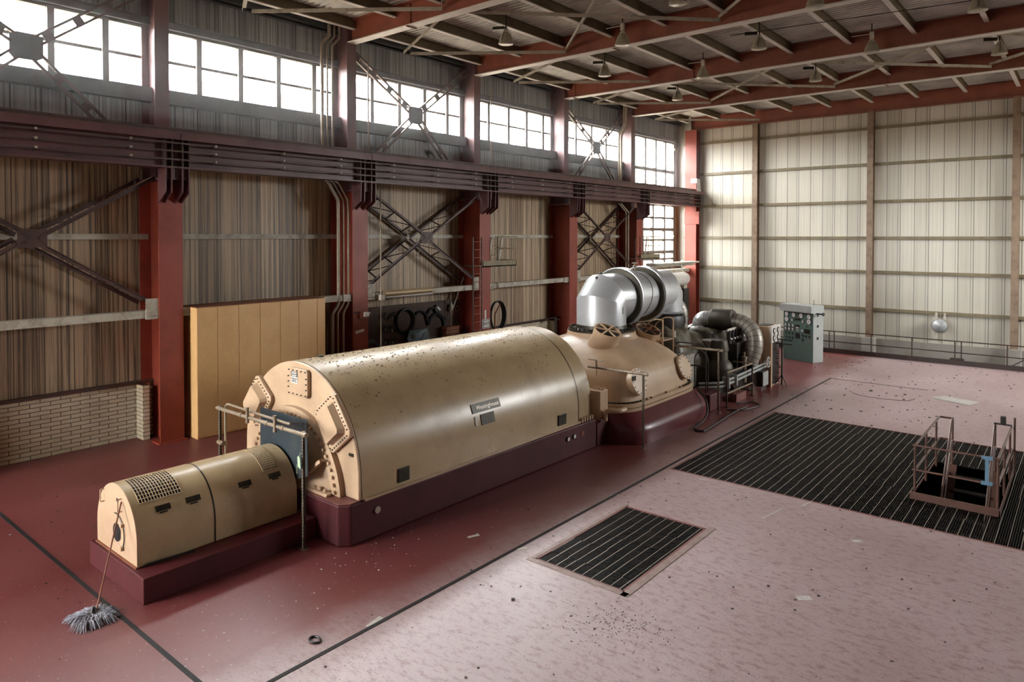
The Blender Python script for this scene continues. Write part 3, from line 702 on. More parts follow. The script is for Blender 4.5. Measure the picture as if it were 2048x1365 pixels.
# name plates on the flank
def on_shell(z): # outward point at height z on the +x flank
    dz = max(0, z - 1.08); x = math.sqrt(max(0, 1.8**2 - dz**2)); return GX + x, (Vector((x, 0, dz)).normalized() if dz > 0 else Vector((1, 0, 0)))
def shell_patch(name, y0, y1, z0, z1, mat, lift, parent=gen, th=.012):
    rows = []
    for z in (z0, (z0+z1)/2, z1):
        x, n_ = on_shell(z); rows.append([(x + n_.x*lift, y, z + n_.z*lift) for y in (y0, y1)])
    (xa, na), (xb, nb) = on_shell(z0), on_shell(z1); m = MB()
    p = [(xa+na.x*lift, y0, z0), (xa+na.x*lift, y1, z0), (xb+nb.x*lift, y1, z1), (xb+nb.x*lift, y0, z1)]
    m.prism(p, (-na.x*th, 0, -na.z*th)); return m.build(name, mat, parent, smooth=False)
np_ = shell_patch('maker_nameplate', 10.24, 11.1, 1.62, 1.80, M['plate_dark'], .02)
x, n_ = on_shell(1.71)
text('maker_lettering', 'Westinghouse', M['grate_edge'], np_, (x+n_.x*.028, 10.70, 1.71), (R(90-19), 0, R(90)), .12, .001)
shell_patch('rating_plate', 10.45, 10.85, 1.36, 1.57, M['plate_dark'], .02)
shell_patch('paper_tag', 10.27, 10.33, 1.38, 1.56, M['white'], .02)
for y in (8.2, 13.05):
    v = MB().box(-9.47, -9.44, y, y+.26 if y < 9 else y+.3, .8, 1.05).build('flank_vent', M['plate_dark'], gen, smooth=False, bevel=.008)
m = None
for y, z in ((13.3, .46), (13.55, .47)):
    g = MB().cyl((-9.40, y, z), (-9.34, y, z), .055, 16).build('gauge', M['black_steel'], gen); MB().cyl((-9.345, y, z), (-9.335, y, z), .046, 16).build('gauge_face', M['dial'], g)
MB().cyl((-9.46, 7.72, .47), (-9.43, 7.72, .47), .06, 16).build('round_badge', M['lamp_box'], gen)
MB().box(-9.37, -9.35, 13.85, 13.95, .4, .52).build('small_placard', M['rust_red'], gen, smooth=False)
MB().box(-9.475, -9.46, 7.42, 7.44, .72, .9).build('corner_strip', M['cream'], gen, smooth=False)
# lifting stub on the crest
MB().cyl((-11.4, 7.95, 2.86), (-11.4, 7.95, 2.91), .06, 12).box(-11.5, -11.36, 7.9, 7.98, 2.88, 2.90).build('crest_plug', M['plate_dark'], gen)
# dirt flakes lying on the crest
m = MB(); rnd = random.Random(3)
for i in range(520):
    y = 7.5 + 6.3 * rnd.random()**1.25; a = R(90 + rnd.gauss(-14, 20)); s = rnd.uniform(.008, .028)
    if not 25 < math.degrees(a) < 140: continue
    x, z = GX + 1.803*math.cos(a), 1.08 + 1.803*math.sin(a); n_ = Vector((math.cos(a), 0, math.sin(a))); u = Vector((0, 1, 0)); w = n_.cross(u)
    ph = rnd.random()*6; p = [Vector((x, y, z)) + (u*math.cos(ph+k*2.1) * s * rnd.uniform(.5, 1.3) + w*math.sin(ph+k*2.1)*s*rnd.uniform(.3,1)) for k in range(3)]
    m.prism(p, n_*.006)
tag(m.build('paint_flake_debris', M['grit'], smooth=False), 'dark paint flakes scattered along the generator crest', 'debris', None, 'stuff')

# ------------------------------------------------------------------ exciter
ex = thing('exciter', (-11.3, 5.5, 0), 'small cream barrel housing with grilles before the generator, on a red plinth', 'exciter')
MB().box(-12.18, -10.2, 4.16, 7.0, 0, .37).build('pedestal', M['maroon'], ex, smooth=False, bevel=.008)
EXX, EXR, EXZ = -11.33, .735, .71
m = MB(); m.grid([arch_pts(EXX, y, EXR, EXZ, .38, 28) for y in (4.25, 5.4)]); m.build('housing', M['cream_shell'], ex, angle=20)
m = MB(); m.grid([arch_pts(EXX, y, EXR, EXZ, .38, 28) for y in (5.41, 6.88)]); m.prism(arch_pts(EXX, 6.88, EXR-.01, EXZ, .38, 20), (0, .01, 0)); m.build('housing', M['cream_shell'], ex, angle=20)
m = MB(); m.grid([arch_pts(EXX, y, EXR+.004, EXZ, .38, 28) for y in (5.395, 5.42)]); m.build('housing_seam', M['plate_dark'], ex)
MB().prism(arch_pts(EXX, 4.235, EXR, EXZ, .38, 28), (0, .02, 0)).build('end_panel', M['cream'], ex, angle=25)
MB().box(-12.08, -10.58, 4.21, 4.24, .37, .395).build('sill_angle', M['wood'], ex, smooth=False)
def arch_grille(y0, y1, a0, a1, ny, na):
    m = MB(); back = []
    for y in (y0, y1): back.append([(EXX + (EXR+.003)*math.cos(R(a0+(a1-a0)*k/16)), y, EXZ + (EXR+.003)*math.sin(R(a0+(a1-a0)*k/16))) for k in range(17)])
    bk = MB(); bk.grid(back); o = bk.build('grille_opening', M['black'], ex)
    for i in range(ny+1):
        y = y0 + (y1-y0)*i/ny; m.tube([(EXX + (EXR+.008)*math.cos(R(a0+(a1-a0)*k/16)), y, EXZ + (EXR+.008)*math.sin(R(a0+(a1-a0)*k/16))) for k in range(17)], .006, 5)
    for k in range(na+1):
        a = R(a0+(a1-a0)*k/na); m.cyl((EXX+(EXR+.008)*math.cos(a), y0, EXZ+(EXR+.008)*math.sin(a)), (EXX+(EXR+.008)*math.cos(a), y1, EXZ+(EXR+.008)*math.sin(a)), .006, 5)
    m.build('grille_bars', M['cream_shell'], o)
arch_grille(4.36, 4.98, 45, 92, 14, 9)
arch_grille(6.35, 6.62, 42, 92, 10, 14)
for y, a in ((4.66, 33), (5.12, 33), (5.98, 33), (6.52, 33)):
    a = R(a); n_ = Vector((math.cos(a), 0, math.sin(a))); c = Vector((EXX, y, EXZ)) + n_*(EXR+.006); u = Vector((-n_.z, 0, n_.x))
    MB().bar(c - Vector((0,.11,0)), c + Vector((0,.11,0)), .09, .012, n_).build('dark_plate', M['plate_dark'], ex, smooth=False)
    MB().bar(c - Vector((0,.06,0)) - u*.065, c + Vector((0,.05,0)) - u*.065, .02, .02, n_).build('plate_lip', M['plate_dark'], ex, smooth=False)
for x in (-11.78, -11.12):
    MB().tube(bend([(x, 4.235, 1.27), (x, 4.18, 1.27), (x, 4.18, 1.08), (x, 4.235, 1.08)], .02), .009, 8).build('pull_handle', M['cream'], ex)
MB().box(-11.3, -11.24, 4.228, 4.236, 1.19, 1.24).build('small_plate', M['plate_dark'], ex, smooth=False)
MB().lathe((-11.3, 4.232, .72), (0, -1, 0), [(.13, 0), (.14, .004), (.0, .006)], 28).build('inspection_hole', M['black'], ex)
hp = arc((-11.3, 4.222, .72), .29, -48, 100, 20); MB().tube(hp, .008, 6).build('door_seam_wire', M['plate_dark'], ex)
for a in (-40, 35):
    c = Vector((-11.3+.29*math.cos(R(a)), 4.2, .72+.29*math.sin(R(a)))); MB().box(c.x-.03, c.x+.03, 4.19, 4.235, c.z-.025, c.z+.03).cyl(c+Vector((-.06,0,.05)), c+Vector((.02,0,-.02)), .006, 6).build('latch', M['cream'], ex)
MB().bar((-10.56, 4.35, .40), (-10.4, 4.98, .44), .03, .03).build('loose_angle_bar', M['black_steel'], ex, smooth=False)

# mop leaning on the exciter
mop = thing('mop', (-10.38, 3.55, 0), 'grey string mop standing head down, handle leaning on the exciter end', 'mop')
top = Vector((-11.07, 4.21, 1.24)); foot = Vector((-10.36, 3.60, .06))
MB().tube([foot, top], [.011, .011], 10).build('handle', M['wood'], mop)
MB().prism([(-10.47, 3.52, .085), (-10.27, 3.50, .085), (-10.25, 3.66, .085), (-10.45, 3.68, .085)], (0,0,.012)).lathe((-10.37, 3.58, .09), (0,0,1), [(.05,0),(.035,.04),(.02,.07)], 12).build('clamp', M['black_steel'], mop)
m = MB(); rnd = random.Random(5)
for i in range(430):
    u = rnd.uniform(-.17, .17); v = rnd.uniform(-.13, .13); x, y = -10.36 + u*.95, 3.56 + v*1.25; an = math.atan2(v, u) + rnd.gauss(0, .35); L = rnd.uniform(.08, .19)
    z = max(.012, .085 - .3*(u*u+v*v)*4 * .6 + rnd.uniform(-.012, .012)); d = Vector((math.cos(an), math.sin(an), 0)); p = Vector((x, y, z))
    m.tube([p, p + d*L*.5 + Vector((0,0,.012)), Vector((p.x+d.x*L, p.y+d.y*L, .008))], [.006, .006, .004], 5)
m.build('yarn_head', M['yarn'], mop)

# ------------------------------------------------------------------ pipe frames round the shaft ends
def pipe_frame(y, x0, x1, zt, lab, post0=True):
    t_ = thing('pipe_stanchion', (x1, y, 0), lab, 'pipe frame', 'pipe frames across the shaft line')
    def post(x):
        m = MB().box(x-.022, x-.018, y-.022, y+.022, 0, zt).box(x-.022, x+.022, y-.022, y-.018, 0, zt).box(x-.022, x+.022, y+.018, y+.022, 0, zt)
        k = .08
        o = m.build('slotted_post', M['steel_pipe'], t_, smooth=False); h = MB()
        while k < zt - .05: h.box(x-.01, x+.01, y-.0235, y-.0215, k, k+.03); k += .055
        h.build('slot_pattern', M['ink'], o, smooth=False); MB().box(x-.07, x+.07, y-.05, y+.05, 0, .012).build('foot_plate', M['steel_pipe'], o, smooth=False)
        MB().cyl((x, y, zt-.03), (x, y, zt+.04), .035, 12).build('top_cap', M['galv'], o)
    post(x1)
    if post0: post(x0)
    MB().cyl((x0-.05, y-.03, zt), (x1+.1, y-.03, zt), .033, 12).build('top_pipe', M['galv'], t_)
    for xx in (x0+(x1-x0)*.3, x0+(x1-x0)*.62, x0+(x1-x0)*.8, x1+.1): MB().cyl((xx-.04, y-.03, zt), (xx+.04, y-.03, zt), .043, 12).build('pipe_coupling', M['galv'], t_)
    return t_
f0 = pipe_frame(6.62, -12.75, -10.0, 1.93, 'slotted-post pipe frame straddling the gap between exciter and generator')
MB().tube(bend([(-12.62, 6.66, .0), (-12.62, 6.66, 2.03), (-10.35, 6.6, 2.03)], .14), .022, 10).build('return_pipe', M['galv'], f0)
for x in (-11.65, -10.75): MB().cyl((x, 6.56, 1.86), (x, 6.56, 2.1), .028, 10).cyl((x, 6.56, 1.84), (x, 6.56, 1.88), .034, 10).cyl((x, 6.56, 2.08), (x, 6.56, 2.12), .034, 10).build('pipe_clamp', M['galv'], f0)
MB().cyl((-12.78, 6.6, 1.28), (-12.58, 6.6, 1.28), .04, 10).build('pipe_clamp', M['galv'], f0)
MB().bar((-11.2, 6.7, 1.9), (-10.35, 6.85, 2.0), .03, .03).bar((-10.35, 6.85, 2.0), (-10.1, 6.7, 1.85), .03, .03).build('angle_arm', M['black_steel'], f0, smooth=False)
g = MB().prism([(-11.86, 6.93, 1.0), (-11.84, 6.93, 2.03), (-10.36, 6.93, 2.03), (-10.34, 6.93, 1.06), (-10.62, 6.93, .95)], (0, .012, 0)).build('sheet_metal_guard', M['sheet'], None, smooth=False)
tag(g, 'blue grey sheet metal guard standing between exciter and generator ring', 'guard')
tg = thing('inspection_tag', (-10.03, 6.56, 1.4), 'pale green paper tag hanging on the slotted post by the exciter', 'tag')
MB().prism([(-10.08, 6.57, 1.38), (-9.97, 6.55, 1.36), (-9.99, 6.55, 1.54), (-10.04, 6.56, 1.57), (-10.09, 6.57, 1.54)], (0, -.004, 0)).build('card', M['green_tag'], tg, smooth=False)
MB().tube([(-10.04, 6.565, 1.56), (-10.03, 6.59, 1.62), (-10.02, 6.6, 1.6)], .003, 5).bar((-10.09, 6.56, 1.42), (-10.1, 6.56, 1.26), .015, .003).build('string', M['green_tag'], tg)
f1 = pipe_frame(15.14, -9.95, -8.41, 1.83, 'slotted-post pipe frame standing at the generator end of the turbine', False)
MB().cyl((-9.95, 15.05, 2.03), (-9.5, 15.05, 2.03), .016, 8).cyl((-9.72, 15.08, 1.83), (-9.72, 15.05, 2.05), .025, 8).cyl((-9.72, 15.08, 1.62), (-9.72, 15.08, 1.8), .012, 8).build('top_hook', M['galv'], f1)
f2 = pipe_frame(19.6, -9.8, -8.41, 1.85, 'slotted-post pipe frame at the valve end of the turbine', False)

# ------------------------------------------------------------------ low-pressure turbine
TX, TY, TA, TB = -11.1, 17.27, 2.2, 2.15
tb = thing('low_pressure_turbine', (TX, TY, 0), 'cream domed turbine casing on a dark red skirt behind the generator', 'turbine')
def superpt(th, n, a, b):
    c, s = math.cos(th), math.sin(th); return (a*math.copysign(abs(c)**(2/n), c), b*math.copysign(abs(s)**(2/n), s))
prof = [(0, 2.44), (.2, 2.42), (.38, 2.33), (.54, 2.20), (.68, 2.05), (.78, 1.90), (.86, 1.72), (.915, 1.50), (.95, 1.22), (.97, .93)]
def dome_z(x, y):
    # height of the casing above plan point (x, y)
    for lo, hi in zip(range(0, 40), range(1, 41)): pass
    dx, dy = abs(x-TX)/TA, abs(y-TY)/TB; best = 2.44
    for (r0, z0), (r1, z1) in zip(prof[:-1], prof[1:]):
        for k in range(5):
            r = r0 + (r1-r0)*k/5; n = 2.2 + 4*r; 
            if r > 1e-3 and (dx/r)**n + (dy/r)**n >= 1: best = z0 + (z1-z0)*k/5
    return best
rows = []
NS = 96
import itertools
PF = []
for (r0, z0), (r1, z1) in zip(prof[:-1], prof[1:]):
    for k in range(3): t0 = k/3; PF.append((r0+(r1-r0)*t0, z0+(z1-z0)*t0))
PF.append(prof[-1])
for r, z in PF:
    n = 2.2 + 4*r; rows.append([(TX + superpt(2*PI*k/NS, n, TA, TB)[0]*r, TY + superpt(2*PI*k/NS, n, TA, TB)[1]*r, z) for k in range(NS+1)])
m = MB().grid(rows); cs = m.build('casing', M['cream'], tb, angle=60)
m = MB()
for z0, z1, r in ((.73, .81, 1.035), (.83, .93, 1.03)):
    n = 5.8; P_ = [(TX + superpt(2*PI*k/NS, n, TA, TB)[0]*r, TY + superpt(2*PI*k/NS, n, TA, TB)[1]*r, z0) for k in range(NS)]
    m.prism(P_, (0, 0, z1-z0))
fl_ = m.build('casing_flange', M['cream'], tb, angle=40)
bolts('bolt', M['plate_dark'], fl_, [(TX+superpt(2*PI*k/98, 5.8, TA, TB)[0], TY+superpt(2*PI*k/98, 5.8, TA, TB)[1], .93) for k in range(98)], (0, 0, 1), .03, .035)
# red skirt: sloped shoulder, rounded edge, straight down
m = MB(); rw = []
for z, gx in ((.74, 0.02), (.66, .10), (.50, .28), (.40, .36), (.30, .38), (0, .38)):
    rw.append([(TX + superpt(2*PI*k/NS, 7, TA, TB)[0]*(1.03+gx/2.2*1.0), TY + superpt(2*PI*k/NS, 7, TA, TB)[1]*(1.0+gx/6), z) for k in range(NS+1)])
m.grid(rw); m.build('skirt', M['maroon_skirt'], tb, angle=50)
MB().box(-13.2, -9.36, 14.55, 15.2, 0, .62).build('skirt_step', M['maroon'], tb, smooth=False, bevel=.02)
MB().box(-9.75, -9.32, 14.62, 14.98, .63, 1.35).build('junction_box', M['cream'], tb, smooth=False, bevel=.01)
m = MB()
for k in range(3): m.cyl((-9.62+.12*k, 14.85, 1.35), (-9.62+.12*k, 14.85, 1.42), .03, 8)
m.box(-9.7, -9.4, 14.8, 14.9, 1.35, 1.37); m.build('box_glands', M['cream'], tb)
MB().tube(bend([(-9.25, 14.75, .62), (-9.25, 14.75, .86), (-8.95, 14.95, .86), (-8.95, 15.2, .86)], .1), .06, 12).build('drain_elbow', M['cream'], tb)
for y in (15.95, 18.6):
    c = Vector((-9.54, y, 1.24)); ax = Vector((1, 0, .35)).normalized(); e = c + ax*.60
    o = MB().lathe(c, ax, [(.31, -.1), (.31, .54), (.35, .54), (.35, .60), (.0, .605)], 36).build('manhole_cover', M['cream'], tb, angle=30)
    u = ax.orthogonal().normalized(); w_ = ax.cross(u)
    bolts('bolt', M['plate_dark'], o, [c + ax*.6 + (u*math.cos(2*PI*k/14)+w_*math.sin(2*PI*k/14))*.31 for k in range(14)], ax, .014, .02)
m = MB().box(-8.98, -8.96, 15.6, 15.75, 1.5, 1.62); m.build('cover_stencil', M['black_steel'], tb, smooth=False)
# relief diaphragms with crossed bars
for px, py in ((-10.35, 16.42), (-10.3, 18.62)):
    z = dome_z(px, py); ax = Vector((.42, -.12, 1)).normalized(); c = Vector((px, py, z-.05))
    o = MB().lathe(c, ax, [(.44, -.25), (.41, .05), (.38, .12), (.38, .40), (.35, .40), (.35, .34), (.0, .34)], 40).build('relief_diaphragm', M['cream'], tb, angle=35)
    MB().lathe(c + ax*.345, ax, [(.34, 0), (0, .002)], 32).build('diaphragm_disc', M['plate_dark'], o)
    u = (Vector((0, 1, 0)) - ax*ax.y).normalized(); w_ = ax.cross(u); m = MB()
    for k in range(3):
        a = PI*k/3 + .2; d = u*math.cos(a)+w_*math.sin(a); m.bar(c+ax*.405-d*.37, c+ax*.405+d*.37, .04, .03, ax)
    m.build('crossed_bars', M['wood'] if py > 18 else M['cream'], o, smooth=False)
# inlet collar
PX1, PY1 = -11.12, 17.5
MB().lathe((PX1, PY1, 2.2), (0,0,1), [(1.12, 0), (1.02, .12), (1.0, .2), (1.0, .24)], 48).build('inlet_collar', M['cream'], tb, angle=30)
# small tubular step stand on the casing
sx, sy = -9.72, 19.0
st_ = thing('step_stand', (sx, sy, 1.6), 'small tubular platform stand perched on the turbine casing', 'step stand')
zt = 2.12
m = MB().box(sx-.6, sx, sy-.35, sy+.32, zt-.03, zt); m.build('deck', M['cream'], st_, smooth=False)
for (x, y) in ((sx, sy-.35), (sx, sy+.32)):
    zb_ = dome_z(x, y) + .0
    MB().cyl((x, y, zb_), (x, y, zt+.62), .022, 8).build('post', M['cream'], st_)
for y in (sy-.35, sy+.32):
    MB().tube(bend([(sx, y, zt+.3), (sx, y, zt+.62), (sx-.32, y, zt+.6), (sx-.62, y, zt+.36), (sx-.62, y, zt-.02)], .12), .018, 8).build('hoop_rail', M['cream'], st_)
    MB().cyl((sx-.45, y, zt-.03), (sx-.02, y, dome_z(sx, y)+.08), .018, 8).build('brace', M['cream'], st_)
MB().cyl((sx+.03, sy+.35, zt+.02), (sx+.03, sy+.35, zt+.2), .035, 10).build('clamp', M['white'], st_)
for (x, y) in ((-12.05, 15.3),):
    MB().box(-12.4, -11.9, 14.95, 15.25, .62, 2.05).build('rear_bracket', M['cream'], tb, smooth=False)

# ------------------------------------------------------------------ crossover pipe
cp = thing('crossover_pipe', (PX1, PY1, 2.4), 'fat silver lagged crossover pipe rising over the turbine casings', 'pipe')
PY2, PR, PZ = 21.15, .73, 3.35
def mitre(a, b, c_, r, n=40, cut=.15):
    """two cylinders a-b and b-c joined by a two-cut mitred elbow"""
    a, b, c_ = Vector(a), Vector(b), Vector(c_); d1 = (a-b).normalized(); d2 = (c_-b).normalized()
    k1 = b + d1*cut; k2 = b + d2*cut
    nrm = d1.cross(d2).normalized(); mid_d = (k2-k1).normalized()
    dirs = [-d1, mid_d, d2]; cen = [a, k1, k2, c_]; rings = []
    for i, c0 in enumerate(cen):
        if i == 0: pn = -d1
        elif i == 3: pn = d2
        else: pn = (dirs[i-1] + dirs[i]).normalized()
        dd = dirs[min(i, 2)]; base = dirs[0]; ring = []
        for k in range(n+1):
            an = 2*PI*k/n; di = dirs[i-1] if i > 0 else dirs[0]
            off = nrm*math.cos(an)*r + (di.cross(nrm))*math.sin(an)*r
            t0 = -off.dot(pn)/di.dot(pn); ring.append(c0 + off + di*t0)
        rings.append(ring)
    return rings
YA, YB = 18.55, 19.95
rg1 = mitre((PX1, PY1, 2.62), (PX1, PY1, PZ), (PX1, YA, PZ), PR)
rg2 = mitre((PX1, PY2, 2.72), (PX1, PY2, PZ), (PX1, YB, PZ), PR)
MB().grid(rg1).build('inlet_elbow', M['alu'], cp, angle=15)
MB().grid(rg2).build('outlet_elbow', M['alu'], cp, angle=15)
MB().grid([[Vector((PX1 + PR*math.cos(2*PI*k/40), y, PZ + PR*math.sin(2*PI*k/40))) for k in range(41)] for y in (YA, YB)]).build('middle_span', M['alu'], cp, angle=15)
for yy in (YA, YB):
    MB().lathe((PX1, yy-.16, PZ), (0, 1, 0), [(PR-.01, 0), (PR+.17, .03), (PR+.17, .27), (PR+.02, .36)], 48).build('expansion_ring', M['alu'], cp, angle=30)
    MB().lathe((PX1, yy-.19, PZ), (0, 1, 0), [(PR, .0), (PR+.13, .01), (PR+.14, .035)], 48).build('ring_groove', M['alu_dark'], cp, angle=30)
m = MB().lathe((PX1, PY1, 2.42), (0,0,1), [(.98, 0), (.98, .07), (.82, .07), (.76, .1), (.74, .2)], 48); fg = m.build('inlet_flange', M['plate_dark'], cp, angle=30)
bolts('bolt', M['plate_dark'], fg, [(PX1+.91*math.cos(2*PI*k/36), PY1+.91*math.sin(2*PI*k/36), 2.49) for k in range(36)], (0, 0, 1), .035, .07, 8)
MB().lathe((PX1, PY2, 2.2), (0,0,1), [(.8, 0), (.84, .2), (.8, .38), (.7, .46)], 40).build('outlet_collar', M['black_steel'], cp)
MB().lathe((PX1, PY2, 2.66), (0,0,1), [(.77, 0), (.79, .03), (.75, .07)], 40).build('collar_band', M['alu'], cp)
# wires and seams over the lagging
for rr, yy in ((PR+.005, 19.25),):
    MB().tube([(PX1 + rr*math.cos(R(a)), yy + .1*math.sin(R(a*2)), PZ + rr*math.sin(R(a))) for a in range(-90, 95, 8)], .01, 5).build('seam_wire', M['black_steel'], cp)
MB().tube(bend([(PX1+.25, 19.0, PZ+.72), (PX1+.25, 19.0, PZ+1.0), (PX1+.25, 19.0, PZ+1.05)], .05), .02, 8).lathe((PX1+.25, 19.0, PZ+.9), (0,0,1), [(.05,0),(.07,.02),(.05,.05)], 10).cyl((PX1+.25, 18.85, PZ+1.02), (PX1+.25, 19.15, PZ+1.02), .02, 8).build('vent_valve', M['galv'], cp)
MB().tube(arc((PX1, PY1-.05, PZ+.68), .09, 0, 180, 8, 'yz'), .022, 8).box(PX1-.02, PX1+.02, PY1-.3, PY1+.1, PZ+.6, PZ+.67).build('lifting_lug', M['black_steel'], cp)
MB().lathe((PX1, YB+.35, PZ+.78), (0,0,1), [(.06, 0), (.02, .1), (.015, .22)], 10).build('top_nozzle', M['plate_dark'], cp)
MB().box(PX1+PR-.005, PX1+PR+.01, PY1-.02, PY1+.04, 2.95, 3.15).build('small_plate', M['light_steel'], cp, smooth=False)

# side pipes behind the turbine
def lag_pipe(name, pts, r, mat, label, rings=0, bendr=.4, cat='pipe', band=None, n=20, nb=10):
    t_ = thing(name, tuple(Vector(pts[0])), label, cat); P_ = bend(pts, bendr, nb)
    o = MB().tube(P_, r, n).build('lagging', mat, t_, angle=40)
    if rings:
        m = MB(); L = [0]
        for a, b in zip(P_[:-1], P_[1:]): L.append(L[-1] + (Vector(b)-Vector(a)).length)
        k = rings
        while k < L[-1] - .05:
            i = max(j for j in range(len(L)) if L[j] <= k); i = min(i, len(P_)-2); a, b = Vector(P_[i]), Vector(P_[i+1])
            q = a.lerp(b, (k-L[i])/max(1e-6, L[i+1]-L[i])); d = (b-a).normalized(); m.cyl(q-d*.008, q+d*.008, r+.006, n); k += rings
        m.build('band_straps', band or M['alu_dark'], t_, angle=40)
    return t_
lag_pipe('lagged_pipe', [(-13.3, 20.7, .8), (-13.3, 20.7, 1.9), (-12.5, 20.9, 2.35)], .3, M['alu_dull'], 'dull lagged pipe bending up beneath the crossover pipe', .16, .6)
lag_pipe('lagged_pipe', [(-11.5, 21.5, 3.0), (-11.2, 22.1, 3.0), (-10.95, 22.3, 2.7), (-10.95, 22.3, 1.6)], .25, M['alu_dull'], 'dull lagged pipe dropping at the far side of the crossover pipe', .22, .5)
# ------------------------------------------------------------------ high-pressure turbine and valve gear
hp_ = thing('high_pressure_turbine', (-10.9, 22.9, 0), 'dark blanket-lagged high pressure turbine casing under the crossover pipe', 'turbine')
def lump(c, rx, ry, rz, seed, nu=30, nv=18, amp=.06, flat=.0):
    rnd = random.Random(seed); ph = [rnd.random()*6 for _ in range(6)]; P_ = []
    for i in range(nv+1):
        la = -PI/2 + PI*i/nv; row = []
        for j in range(nu+1):
            lo = 2*PI*(j % nu)/nu
            def sg(v, e): return math.copysign(abs(v)**e, v)
            x = sg(math.cos(la), .6)*sg(math.cos(lo), .7); y = sg(math.cos(la), .6)*sg(math.sin(lo), .7); z = sg(math.sin(la), .75)
            k = 1 + amp*(math.sin(3*lo+ph[0]+2*la)+math.sin(5*la+ph[1]+lo)*.7+math.sin(7*lo-4*la+ph[2])*.4)
            row.append((c[0]+rx*x*k, c[1]+ry*y*k, max(0.0, c[2]+rz*z*k)))
        P_.append(row)
    return MB().grid(P_)
lump((-10.95, 22.5, .7), 1.25, 1.95, 1.25, 4, amp=.045).build('lagged_casing', M['blanket'], hp_, angle=70)
lump((-11.0, 20.9, .9), 1.15, .9, 1.35, 9, amp=.05).build('exhaust_lagging', M['blanket'], hp_, angle=70)
lump((-10.55, 23.2, 1.55), .75, .85, .5, 12, amp=.06).build('lagging_hump', M['blanket'], hp_, angle=70)
MB().box(-12.4, -9.25, 19.95, 25.0, 0, .35).build('bedplate', M['black_steel'], hp_, smooth=False)
MB().box(-9.9, -9.5, 19.7, 20.35, .5, 1.55).build('pale_cover_panel', M['concrete'], hp_, smooth=False, bevel=.03)
vg = thing('steam_chest', (-9.6, 22.9, 0), 'black steam chest with a row of spring valves beside the high pressure casing', 'steam chest')
MB().box(-9.95, -9.1, 22.75, 24.0, .4, 1.62).build('chest_body', M['black_steel'], vg, smooth=False, bevel=.04)
MB().box(-10.1, -9.5, 22.0, 22.7, 1.35, 1.72).build('pale_top_cover', M['plank'], vg, smooth=False, bevel=.03)
for k in range(5):
    y = 22.62 + .27*k; c = (-9.35, y, 1.6)
    o = MB().lathe(c, (0,0,1), [(.10, 0), (.10, .1), (.07, .12), (.07, .34), (.09, .34), (.09, .42), (.03, .44)], 14).build('valve_spindle', M['black_steel'], vg)
    MB().lathe((c[0]+.09, c[1]-.03, 1.76), (1,-.4,.2), [(.035, 0), (.035, .05), (0, .06)], 10).build('spindle_cap', M['white'], o)
m = MB().bar((-9.35, 22.5, 2.04), (-9.35, 23.9, 2.08), .05, .08); m.build('lifting_beam', M['pale_paint_and_sheen'], vg, smooth=False)
MB().lathe((-9.35, 21.85, .55), (0,0,1), [(.2, -.1), (.42, .05), (.46, .3), (.4, .5), (.28, .62), (.27, .9), (.3, .92), (.3, 1.0), (.25, 1.25)], 28).build('stop_valve_body', M['alu_dark'], vg, angle=35)
MB().cyl((-8.95, 22.95, .3), (-8.95, 22.95, 1.12), .09, 14).lathe((-8.95, 22.95, 1.1), (0,0,1), [(.11,0),(.11,.06),(.04,.08),(.04,.2),(.0,.22)], 12).build('oil_cylinder', M['galv'], vg)
MB().box(-9.5, -8.95, 22.1, 23.6, .15, .8).build('lower_casing', M['black_steel'], vg, smooth=False, bevel=.03)
# looping steam lead
sl = lag_pipe('steam_lead_pipe', [(-10.72, 23.35, 1.75), (-10.72, 23.35, 2.28), (-10.2, 23.45, 2.28), (-9.9, 23.5, 2.28)], .27, M['alu'], 'short silver banded pipe rising from the dark casing into a sleeve', .09, .36, 'pipe', M['alu_dull'], 24, 14)
MB().tube([(-10.3, 23.42, 2.28), (-10.25, 23.42, 2.28), (-9.6, 23.52, 2.28), (-9.55, 23.52, 2.28)], [.33, .375, .375, .33], 28).build('flange_sleeve', M['alu_dark'], sl)
lag_pipe('steam_lead_pipe', [(-9.6, 23.52, 2.28), (-9.25, 23.55, 2.24), (-8.85, 23.5, 1.98), (-8.72, 23.4, 1.5), (-8.88, 23.25, .88)], .265, M['alu_dull'], 'long dull banded steam pipe curving down in front of the gauge cabinet', .17, .5, 'pipe', M['alu_dark'], 24, 14)
MB().box(-9.1, -8.7, 23.0, 23.4, .55, .92).build('pipe_foot_casting', M['black_steel'], vg, smooth=False, bevel=.03)
# governor cabinet with dials
gc = thing('gauge_cabinet', (-8.7, 24.5, 0), 'tall tan cabinet with four oval dials behind the curved steam pipe', 'cabinet')
MB().box(-9.0, -8.50, 24.1, 25.0, 0, 2.08).build('cabinet_body', M['cream'], gc, smooth=False, bevel=.012)
MB().box(-8.51, -8.44, 24.1, 25.0, 1.52, 2.1).build('dial_board', M['white'], gc, smooth=False, bevel=.008)
MB().box(-8.51, -8.45, 24.1, 24.22, 0, 1.52).build('corner_post', M['cream'], gc, smooth=False)
MB().box(-8.51, -8.485, 24.24, 25.0, .05, 1.5).build('interior_shade', M['black'], gc, smooth=False)  # flat black sheet painted in for the shaded interior
for y in (24.33, 24.72):
    for z in (1.68, 1.93):
        o = MB().lathe((-8.44, y, z), (1,0,0), [(.095, 0), (.095, .03), (.07, .03), (.07, .02), (0, .02)], 22).build('oval_dial', M['plate_dark'], gc); MB().cyl((-8.43, y, z), (-8.415, y, z), .068, 20).build('dial_face', M['dial'], o)
        MB().bar((-8.42, y, z-.14), (-8.42, y, z-.09), .03, .02).build('dial_stem', M['plate_dark'], o, smooth=False)
rnd = random.Random(11)
